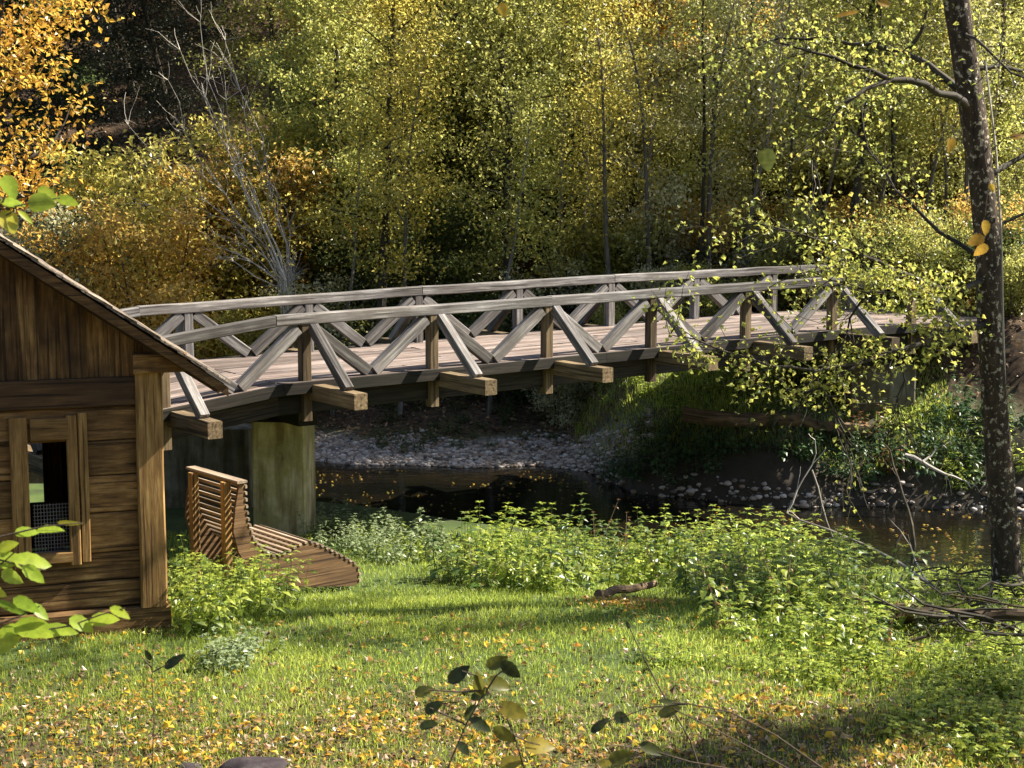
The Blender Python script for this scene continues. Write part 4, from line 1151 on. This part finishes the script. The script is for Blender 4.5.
# chosen ones
for a in [
    ('bushA', 'leaf_grey', 20, 40, 1.15), ('bushC', 'leaf_grey', 80, 38.5, 1.2), ('bushB', 'leaf_dark', 50, 37.6, 1.0),
    ('bushA', 'leaf_rust', 150, 38.6, 1.15), ('bushA', 'leaf_yellow', 205, 40.2, 1.2), ('bushB', 'leaf_rust', 118, 37.8, 1.1), ('bushA', 'leaf_rust', 258, 42, 1.25),
    ('bushC', 'leaf_yellow', 225, 37.9, .9), ('bushB', 'leaf_olive', 170, 37.4, .8),
    ('tallA', 'leaf_yellowgreen', 372, 42.5, .98), ('tallC', 'leaf_yellowgreen', 312, 45, .95), ('tallB', 'leaf_yellowgreen', 430, 46.5, 1.0),
    ('tallC', 'leaf_olive', 508, 43.5, .95), ('bushA', 'leaf_dark', 440, 41, .95), ('bushA', 'leaf_dark', 360, 41, .8), ('bushB', 'leaf_olive', 300, 39, 1.15), ('bushB', 'leaf_dark', 395, 39, 1.0), ('bushB', 'leaf_dark', 470, 39.2, 1.0), ('bushC', 'leaf_grey', 340, 38.8, 1.0),
    ('slimA', 'leaf_yellowgreen', 560, 41, 1.0), ('bushC', 'leaf_grey', 545, 39.2, 1.1), ('bushC', 'leaf_olive', 600, 39, 1.1), ('slimB', 'leaf_olive', 592, 43, 1.05), ('tallB', 'leaf_golden', 655, 47, 1.0), ('slimA', 'leaf_grey', 640, 41.5, .95),
    ('bushC', 'leaf_grey', 655, 39.2, 1.15), ('bushA', 'leaf_yellowgreen', 690, 43, .85), ('bushC', 'leaf_rust', 700, 39, .9), ('slimB', 'leaf_grey', 725, 42, 1.0), ('slimA', 'leaf_olive', 757, 40.5, 1.0), ('bushC', 'leaf_grey', 745, 38.8, .9),
    ('slimB', 'leaf_yellowgreen', 795, 43, 1.05), ('bushC', 'leaf_olive', 790, 38.5, .9), ('bushC', 'leaf_rust', 835, 38, .85), ('slimA', 'leaf_grey', 880, 42, 1.0), ('bushC', 'leaf_yellowgreen', 875, 36.6, .75),
    ('slimB', 'leaf_yellowgreen', 925, 40, 1.0), ('bushC', 'leaf_olive', 920, 35.4, .7), ('bushC', 'leaf_rust', 965, 36, .85), ('tallB', 'leaf_yellowgreen', 985, 43.5, .95), ('bushA', 'leaf_olive', 1010, 38, .75), ('slimA', 'leaf_yellowgreen', 1050, 39, 1.0), ('bushC', 'leaf_yellowgreen', 1015, 34.5, .7),
    ('tallA', 'leaf_olive', 1090, 43, .9),
    ('poleA', 'leaf_yellowgreen', 695, 37.8, 1.00),
    ('poleA', 'leaf_grey', 712, 37.7, 1.00),
    ('poleB', 'leaf_grey', 738, 38.1, 1.03),
    ('poleB', 'leaf_olive', 768, 39.5, 0.97),
    ('poleA', 'leaf_yellowgreen', 782, 39.4, 0.95),
    ('poleB', 'leaf_yellowgreen', 808, 39.0, 1.08),
    ('poleB', 'leaf_grey', 822, 39.5, 0.98),
    ('poleB', 'leaf_olive', 862, 38.0, 1.02),
    ('poleA', 'leaf_yellowgreen', 895, 37.6, 0.97),
    ('poleB', 'leaf_olive', 912, 38.5, 1.05),
    ('poleB', 'leaf_yellow', 938, 38.0, 0.98),
    ('poleA', 'leaf_grey', 958, 37.7, 1.06),
    ('poleB', 'leaf_yellowgreen', 330, 38.1, 0.98),
    ('poleA', 'leaf_yellow', 398, 37.9, 0.99),
    ('poleB', 'leaf_yellowgreen', 488, 37.7, 1.04),
    ('poleB', 'leaf_yellow', 562, 38.2, 0.97),
    ('poleA', 'leaf_yellow', 612, 37.8, 1.07),
    ('poleA', 'leaf_yellow', 648, 37.8, 0.99),
    ('openA','leaf_yellow',376,38.4,1.0), ('openA','leaf_olive',507,38.6,.95), ('openA','leaf_yellowgreen',846,37.6,.95), ('openA','leaf_golden',700,45,1.0), ('openA','leaf_olive',965,40.5,.9),
    ('bushB', 'leaf_grey', 560, 37.2, .62),
    ('bushB', 'leaf_olive', 615, 36.9, .62),
    ('bushB', 'leaf_grey', 665, 37.1, .62),
    ('bushB', 'leaf_olive', 705, 36.8, .62),
    ('bushB', 'leaf_grey', 850, 36.0, .62),
    ('bushB', 'leaf_olive', 1012, 33.6, .62),
    ('conifer', 'leaf_spruce', 95, 52, .95), ('conifer', 'leaf_spruce', 140, 57, 1.0), ('conifer', 'leaf_spruce', 182, 53, .85), ('conifer', 'leaf_spruce', 215, 60, 1.0), ('conifer', 'leaf_spruce', 160, 66, 1.1),  # dark conifers added where the hillside lies in shade
    ('conifer', 'leaf_spruce', 40, 60, 1.1), ('bushA', 'leaf_spruce', 95, 43.5, 1.1), ('bushB', 'leaf_grey', 15, 36.9, 1.2),
    ('bushA', 'leaf_yellow', 140, 41, 1.35), ('bushA', 'leaf_yellow', 285, 44, 1.3),
    ('bushA', 'leaf_olive', 335, 46, 1.2), ('bushA', 'leaf_yellowgreen', 400, 45, 1.2), ('bushA', 'leaf_olive', 470, 46, 1.2), ('bushA', 'leaf_yellow', 540, 45.8, 1.2), ('bushA', 'leaf_olive', 580, 47, 1.1), ('bushA', 'leaf_grey', 625, 45, 1.1), ('bushA', 'leaf_olive', 680, 47, 1.2), ('bushA', 'leaf_grey', 735, 46, 1.1), ('bushA', 'leaf_olive', 780, 46, 1.1), ('bushA', 'leaf_yellowgreen', 830, 45.8, 1.0), ('bushA', 'leaf_grey', 885, 46, 1.1), ('bushA', 'leaf_olive', 940, 45, 1.1), ('bushA', 'leaf_yellowgreen', 1000, 46, 1.1),
    ('bushB', 'leaf_grey', 570, 39.3, 1.1), ('bushB', 'leaf_olive', 630, 39, 1.0), ('bushB', 'leaf_dark', 520, 39.2, 1.1), ('bushB', 'leaf_olive', 680, 39.1, .9), ('bushB', 'leaf_grey', 720, 38.9, .9), ('bushB', 'leaf_olive', 770, 38.5, .8), ('bushB', 'leaf_dark', 860, 37.5, .8), ('bushB', 'leaf_olive', 900, 37, .8), ('bushB', 'leaf_yellowgreen', 945, 36, .8), ('bushB', 'leaf_dark', 1000, 35, .8),
]: forest(*a)
# fill rows up the slope
cols_m = ['leaf_yellow', 'leaf_yellowgreen', 'leaf_olive', 'leaf_golden', 'leaf_yellowgreen', 'leaf_olive', 'leaf_olive']
for i, px in enumerate(range(285, 1060, 46)):
    forest(random.choice(['tallA', 'tallB', 'tallC']) if px < 700 else random.choice(['slimA', 'tallB', 'slimB']), random.choice(cols_m) if px < 600 else random.choice(['leaf_yellowgreen', 'leaf_olive', 'leaf_grey', 'leaf_olive', 'leaf_grey']), px + random.uniform(-12, 12), random.uniform(48, 53), random.uniform(.75, 1.0))
for i, px in enumerate(list(range(240, 1060, 52))):
    forest(random.choice(['tallA', 'tallB', 'tallC', 'slimA']) if px < 620 else random.choice(['slimA', 'slimB', 'tallB']), random.choice(cols_m) if px < 620 else random.choice(['leaf_yellowgreen', 'leaf_olive', 'leaf_grey', 'leaf_rust']), px + random.uniform(-14, 14), random.uniform(57, 64), random.uniform(.8, 1.05))
for px in (10, 60):
    forest('tallC', 'leaf_dark', px, random.uniform(50, 54), .8)

plant_tree('tallC', 'autumn_tree', 'leaf_yellowgreen', 10.6, 21.0, 'broad yellow green shade tree added on the near bank beyond the right edge', 'tree', 1.0, .82)  # unseen tree added to throw shade over the brush heap

plant_tree('tallB', 'autumn_tree', 'leaf_olive', 9.8, 15.6, 'broad olive shade tree added beside the lawn beyond the right edge', 'tree', 2.0, .75)  # out-of-view tree put in to shade the lower right lawn
# golden tree behind the hut roof
mbg, crown = tree_proto(55, h=12.5, base=.40, spread=2.7, nl=24, leaves=11000, size=.12, r0=.16, clump=.36, droop=.25)
x = (8 - 512) / F * 28.6
gt = empty('golden_tree', (x - .1, 28.6, gz(x, 28.6)), 'large leaved golden orange tree reaching over the hut roof at the top left', 'tree')
o = mbg.build('trunk', M['bark'], None); o.parent = gt
link('crown', crown, M['leaf_golden'], gt)
# pale leaning bare stems
rs = np.random.RandomState(5)
Yp = 37.6
Bp = lambda px, py, dy=0: at_y(px, py, Yp + dy)
b0 = np.array([(292 - 512) / F * Yp, Yp, 0]); b0[2] = gz(b0[0], b0[1]) - .1
stems = [[(285, 280), (262, 225), (235, 165), (205, 100), (180, 50)], [(283, 282), (255, 220), (228, 150), (208, 80), (200, 22)], [(286, 284), (268, 230), (245, 180), (222, 130), (205, 95)],
         [(290, 280), (278, 225), (262, 170), (244, 110), (232, 70)], [(280, 285), (245, 240), (205, 200), (160, 165), (128, 125)], [(282, 285), (240, 255), (195, 225), (150, 205)], [(288, 280), (272, 200), (240, 90), (225, 40)], [(278, 287), (235, 262), (190, 250), (160, 240)],
         [(294, 282), (290, 235), (276, 190)], [(290, 284), (270, 250), (240, 225), (212, 215)],
         [(287, 282), (262, 215), (240, 160), (226, 100), (222, 60)], [(284, 284), (250, 232), (215, 180), (184, 130), (168, 80)], [(292, 282), (284, 230), (270, 185), (262, 150)], [(281, 286), (246, 246), (215, 235), (180, 232)], [(286, 282), (258, 235), (226, 195), (196, 172)], [(289, 282), (274, 240), (254, 205), (240, 180)], [(283, 285), (252, 262), (222, 258), (196, 262)]]
bare_branch('bare_pale_tree', [[b0] + [Bp(px, py, -.4 + .1 * k) for (px, py) in s] for k, s in enumerate(stems)], .036, 'pale leafless many stemmed tree leaning left over the yellow shrubs', cat='tree', twigs=4, tl=(.3, 1.1))

# wood far up the slope: reads as one mass
rs = np.random.RandomState(17); random.seed(17)
mbt = MB(); CC = []; TT = []
for i in range(230):
    y = rs.uniform(66, 100); x = rs.uniform(-.42, .42) * y; z = gz(x, y)
    if 60 < project((x, y, z + 4))[0] < 215 and y < 84: continue
    h = rs.uniform(8, 13)
    mbt.tube([(x, y, z - .3), (x + rs.normal() * .3, y, z + h * .5), (x + rs.normal() * .5, y, z + h)], [.16, .11, .03], 5, .05, cap=False)
    n = 420; q = rs.normal(size=(n, 3)) * np.array([1.4, 1.4, h * .22]) + np.array([x, y, z + h * .62]); q[:, 2] = np.maximum(q[:, 2], z + .4)
    c = q[rs.choice(n, 40)]; q = c[rs.choice(40, n)] + rs.normal(size=(n, 3)) * .4
    CC.append(q); TT.append(np.clip(rs.uniform(.1, .9) * .6 + rs.uniform(0, .4, n), 0, 1))
CC = np.concatenate(CC); TT = np.concatenate(TT)
Vv, Fc, k = rand_leaves(CC, .26, rs)
nt_ = len(mbt.v)
o = mbt.build('far_wood', M['bark'], None)
me1 = o.data; tv = np.zeros(nt_ * 3, np.float32); me1.vertices.foreach_get('co', tv); tf = np.array([list(f.vertices) for f in me1.polygons])
bpy.data.objects.remove(o)
me = np_mesh('far_wood', np.concatenate([tv.reshape(-1, 3), Vv]), np.concatenate([tf, Fc + nt_]), np.concatenate([np.zeros(len(tf)), np.repeat(TT, k)]), mat_idx=np.concatenate([np.zeros(len(tf)), np.ones(len(Fc))]), point_vec=np.concatenate([tv.reshape(-1, 3), Vv]))
setp(link('far_wood', me, [M['bark'], M['leaf_yellowgreen']]), 'distant autumn wood covering the upper slope', 'wood', None, 'stuff')

# ================================================================== CLOSE SPRIGS AND SAPLINGS
rs = np.random.RandomState(8); random.seed(8)
def big_leaf(mb, tone, base, tip, wid, nrm, curl=.15, fold=.18):
    """ovate leaf with toothed edge, folded on its midrib"""
    base = np.array(base, float); tip = np.array(tip, float); d = tip - base; L = np.linalg.norm(d); d /= L
    n = np.array(nrm, float); n -= d * np.dot(n, d); n /= np.linalg.norm(n); s = np.cross(d, n)
    K = 9; vs = []; fs = []
    for k in range(K + 1):
        t = k / K
        w = wid * .5 * (math.sin(PI * min(1, t ** .72 * 1.0)) ** .75 if 0 < t < 1 else 0) * (1 + (.05 if k % 2 else -.05))
        c = base + d * L * t - n * curl * L * t * t
        vs += [c + s * w + n * fold * w, c, c - s * w + n * fold * w]
        if k < K:
            b = k * 3
            fs += [(b, b + 1, b + 4, b + 3), (b + 1, b + 2, b + 5, b + 4)]
    mb.add(vs, fs); mb.t += [min(1, max(0, tone + random.uniform(-.09, .09))) for _ in fs]
class LB(MB):
    def __init__(self): super().__init__(); self.t = []
    def done(self, name, mat, parent):
        v = np.array(self.v) - np.array(parent.location)[None]
        return link(name, np_mesh(name, v, np.array(self.f), np.array(self.t), smooth=True), mat, parent)
def sprig(name, label, cat, base, stems, leaves, D, mat, stem_mat='stem_brown', r=.0028, jit=.25, face=1.0):
    """stems: pixel polylines at distance D (+dy); leaves: (px,py,len_px,angle_deg,width_ratio,tone,dy)"""
    e = empty(name, base, label, cat)
    mb = MB()
    for s in stems:
        P = [np.array(q) if len(q) == 4 and q[3] == 'w' else at_y(q[0], q[1], D + (q[2] if len(q) > 2 else 0)) for q in [q if not isinstance(q, tuple) or len(q) < 4 else q for q in s]]
        mb.tube(P, [max(r * (1 - .6 * k / len(P)), .0012) for k in range(len(P))], 5, .08)
    mb.build('stem', M[stem_mat], e)
    lb = LB()
    for (px, py, ln, ang, wr, tone, dy) in leaves:
        a = math.radians(ang); hx, hy = math.cos(a) * ln / 2, -math.sin(a) * ln / 2
        b = at_y(px - hx, py - hy, D + dy); t = at_y(px + hx, py + hy, D + dy + rs.uniform(-.5, .5) * jit * ln / F * D)
        nrm = np.array([rs.normal() * .35, -face + rs.normal() * .25, .75 + rs.normal() * .25])
        big_leaf(lb, tone, b, t, ln * wr / F * D, nrm, rs.uniform(.05, .22), rs.uniform(.1, .3))
    lb.done('leaves', M[mat], e)
    return e
def gp(x, y): return (x, y, gz(x, y))
sx = at_y(-40, 700, 3.3)
sprig('hazel_shrub', 'bright green hazel twigs with backlit leaves in front of the hut window', 'shrub', gp(sx[0], 3.3),
  [[(-60, 900), (-50, 700), (-30, 600), (0, 565), (15, 552)], [(-40, 560), (0, 537), (20, 532), (45, 526), (83, 523)], [(-45, 640), (-10, 628), (20, 616), (40, 606)], [(-50, 690), (-5, 640), (30, 632), (70, 626), (100, 615), (125, 608)], [(-40, 580), (0, 560), (25, 566), (45, 570)], [(-60, 900), (-62, 1400)]],
  [(27, 532, 26, 5, .5, .45, 0), (50, 529, 28, 8, .5, .5, 0), (8, 546, 22, 20, .6, .7, .02), (9, 560, 32, 10, .6, .5, 0), (33, 562, 40, -6, .5, .55, 0), (34, 574, 28, -35, .5, .4, -.02), (12, 577, 24, -30, .6, .6, 0),
   (26, 604, 28, -25, .5, .3, 0), (40, 612, 24, -40, .5, .35, 0), (12, 608, 34, -25, .25, .15, .02), (36, 629, 46, -8, .55, .5, 0), (62, 630, 34, -8, .4, .5, .02), (82, 624, 28, -25, .6, .5, 0), (104, 619, 30, 10, .6, .6, 0), (120, 612, 22, -25, .5, .65, 0), (4, 642, 34, 20, .7, .6, -.02), (12, 630, 30, 25, .5, .45, 0), (-3, 592, 22, -20, .6, .8, 0), (70, 523, 26, -3, .2, .95, 0)], 3.3, 'leaf_near', jit=.8)
sx = at_y(-60, 300, 3.2)
sprig('hazel_shrub', 'lime green hazel twig with round leaves above the hut roof edge', 'shrub', gp(sx[0], 3.2),
  [[(-70, 330), (-30, 240), (0, 210), (30, 203), (60, 198)], [(-30, 240), (-5, 222), (12, 212)], [(0, 210), (5, 195), (10, 188)], [(-70, 330), (-85, 800), (-90, 1400)]],
  [(10, 187, 26, -65, .65, .55, 0), (13, 203, 26, -5, .6, .45, 0), (42, 203, 28, -5, .75, .6, 0), (48, 194, 24, -30, .5, .65, .02), (68, 201, 24, -18, .5, .55, 0), (9, 222, 26, -60, .8, .9, 0), (26, 217, 20, -38, .3, .7, 0)], 3.2, 'leaf_near', jit=.8)
sprig('oak_sapling', 'thin sapling with dark and olive leaves rising at the bottom centre', 'sapling', gp(at_y(470, 768, 3.6)[0], 3.6),
  [[(435, 1100), (440, 800), (450, 762), (466, 725), (480, 700), (487, 690)], [(520, 1100), (527, 800), (524, 768), (514, 735), (502, 708), (487, 690)], [(487, 690), (478, 676), (462, 671)], [(487, 690), (496, 676), (506, 668)], [(466, 725), (445, 715), (430, 708)], [(487, 690), (460, 692), (428, 690)], [(514, 735), (528, 742), (540, 745)]],
  [(459, 674, 28, 38, .55, .05, 0), (497, 662, 24, 20, .6, .4, 0), (511, 670, 26, -40, .55, .05, 0), (479, 684, 24, 100, .6, .55, 0), (499, 684, 26, -15, .6, .6, .02), (424, 691, 20, 20, .6, .45, 0), (434, 707, 22, 35, .6, .08, 0), (429, 725, 20, 15, .6, .02, 0), (480, 695, 20, 25, .55, .08, .03), (481, 725, 26, -30, .5, .12, 0), (464, 749, 18, -45, .6, .05, 0), (514, 711, 32, -20, .55, .8, 0), (505, 735, 28, -35, .5, .65, 0), (540, 746, 32, 2, .6, .95, 0), (512, 762, 26, 20, .6, .85, 0), (470, 712, 20, 60, .5, .15, .02)], 3.6, 'leaf_sap')
sprig('trailing_sapling', 'arching bare twig with a few drooping olive leaves at the bottom right of centre', 'sapling', gp(at_y(830, 768, 3.8)[0], 3.8),
  [[(900, 1100), (860, 820), (822, 768), (775, 735), (730, 712), (690, 704), (650, 707), (625, 716), (600, 724)], [(820, 800), (790, 770), (745, 745), (700, 722), (672, 708)], [(775, 800), (735, 770), (690, 762), (650, 750), (612, 745)], [(690, 704), (672, 703)], [(650, 750), (630, 757)]],
  [(600, 725, 24, 40, .4, .05, 0), (622, 718, 18, -20, .7, .12, 0), (670, 711, 26, 20, .45, .4, 0), (672, 702, 30, -6, .2, .25, .02), (622, 757, 28, 8, .55, .45, 0), (652, 749, 28, -20, .45, .3, 0), (606, 763, 16, 10, .5, .8, 0)], 3.8, 'leaf_sap')
sprig('bare_sapling', 'thin upright dark sapling with one black leaf at the lower left', 'sapling', gp(at_y(152, 768, 5)[0], 5.0),
  [[(150, 1000), (151, 860), (152, 768), (154, 720), (152, 680), (153, 645)], [(153, 672), (160, 668), (168, 664)], [(152, 668), (146, 662), (141, 656)]],
  [(174, 661, 24, 38, .42, 0, 0), (148, 655, 12, 120, .5, .1, 0), (155, 645, 9, 80, .5, .15, 0)], 5.0, 'leaf_sap')
sprig('bare_sapling', 'thin dark upright twig in front of the lawn right of centre', 'sapling', gp(at_y(665, 700, 4.6)[0], 4.6),
  [[(760, 1000), (720, 830), (690, 740), (657, 684), (640, 650), (628, 625)]], [(628, 625, 8, 110, .5, .1, 0)], 4.6, 'leaf_sap', r=.0035)
# overhanging twigs from above the viewer
sprig('overhanging_twig', 'thin twig with amber autumn leaves hanging in front of the leaning trunk', 'twig', at_y(1010, -60, 5),
  [[(1010, -60), (1000, 60), (992, 150), (985, 215), (978, 235)], [(992, 150), (1005, 138), (1020, 135)], [(1000, 60), (960, 100), (950, 140)]],
  [(985, 228, 16, -80, .8, .6, 0), (976, 240, 18, 200, .7, .15, 0), (981, 250, 17, 215, .6, .4, 0), (951, 145, 16, -85, .9, .3, 0), (1018, 136, 18, 10, .4, 0, 0), (992, 188, 10, -60, .6, .9, 0)], 5, 'leaf_amber', r=.002)
sprig('overhanging_twig', 'thin dark twig with a single olive leaf hanging above the right half of the bridge', 'twig', at_y(790, -80, 4.2),
  [[(790, -80), (782, 20), (772, 100), (768, 146)]], [(767, 160, 24, -88, .75, .22, 0)], 4.2, 'leaf_sap', r=.002)
sprig('overhanging_twig', 'twig tip with one bright yellow leaf at the top centre', 'twig', at_y(498, -70, 4.2),
  [[(498, -70), (502, -30), (503, 2)]], [(503, 10, 15, -70, .7, .8, 0)], 4.2, 'leaf_amber', r=.002)
sprig('overhanging_twig', 'twig with orange leaves at the top edge near the leaning trunk', 'twig', at_y(860, -80, 5),
  [[(860, -80), (872, -20), (880, 4)], [(872, -20), (850, 0), (848, 12)]], [(884, 3, 14, -20, .7, .2, 0), (846, 14, 26, 190, .3, .1, 0)], 5, 'leaf_amber', r=.0015)

# ================================================================== LIGHT, SKY, CAMERA
SUN_EL = math.radians(44); SUN_AZ = math.radians(77)     # azimuth from +Y towards +X
w = bpy.data.worlds.new('World'); scn.world = w; w.use_nodes = True
nt = w.node_tree; nt.nodes.clear()
sky = nt.nodes.new('ShaderNodeTexSky'); sky.sky_type = 'NISHITA'; sky.sun_disc = False
sky.sun_elevation = SUN_EL; sky.sun_rotation = SUN_AZ
bg = nt.nodes.new('ShaderNodeBackground'); bg.inputs[1].default_value = .068
out = nt.nodes.new('ShaderNodeOutputWorld')
nt.links.new(sky.outputs[0], bg.inputs[0]); nt.links.new(bg.outputs[0], out.inputs[0])
sl = bpy.data.lights.new('sun', 'SUN'); sl.energy = 5.0; sl.angle = math.radians(.5); sl.color = (1, .93, .80)
so = bpy.data.objects.new('sun', sl); COL.objects.link(so)
sd = Vector((math.sin(SUN_AZ) * math.cos(SUN_EL), math.cos(SUN_AZ) * math.cos(SUN_EL), math.sin(SUN_EL)))
so.rotation_euler = (-sd).to_track_quat('-Z', 'Y').to_euler(); so.location = (20, 20, 30)
cam = bpy.data.cameras.new('camera'); co = bpy.data.objects.new('camera', cam); COL.objects.link(co)
cam.sensor_width = 36; cam.lens = 36 * F / 1024; cam.clip_start = .1; cam.clip_end = 1500
co.location = (0, 0, HC); co.rotation_euler = (PI / 2 - PITCH, 0, 0)
cam.dof.use_dof = True; cam.dof.focus_distance = 22; cam.dof.aperture_fstop = 14
scn.camera = co
scn.view_settings.view_transform = 'Standard'; scn.view_settings.look = 'None'; scn.view_settings.gamma = 1
scn.view_settings.exposure = 1.6
scn.cycles.max_bounces = 8; scn.cycles.diffuse_bounces = 4; scn.cycles.transmission_bounces = 6
scn.cycles.use_denoising = True
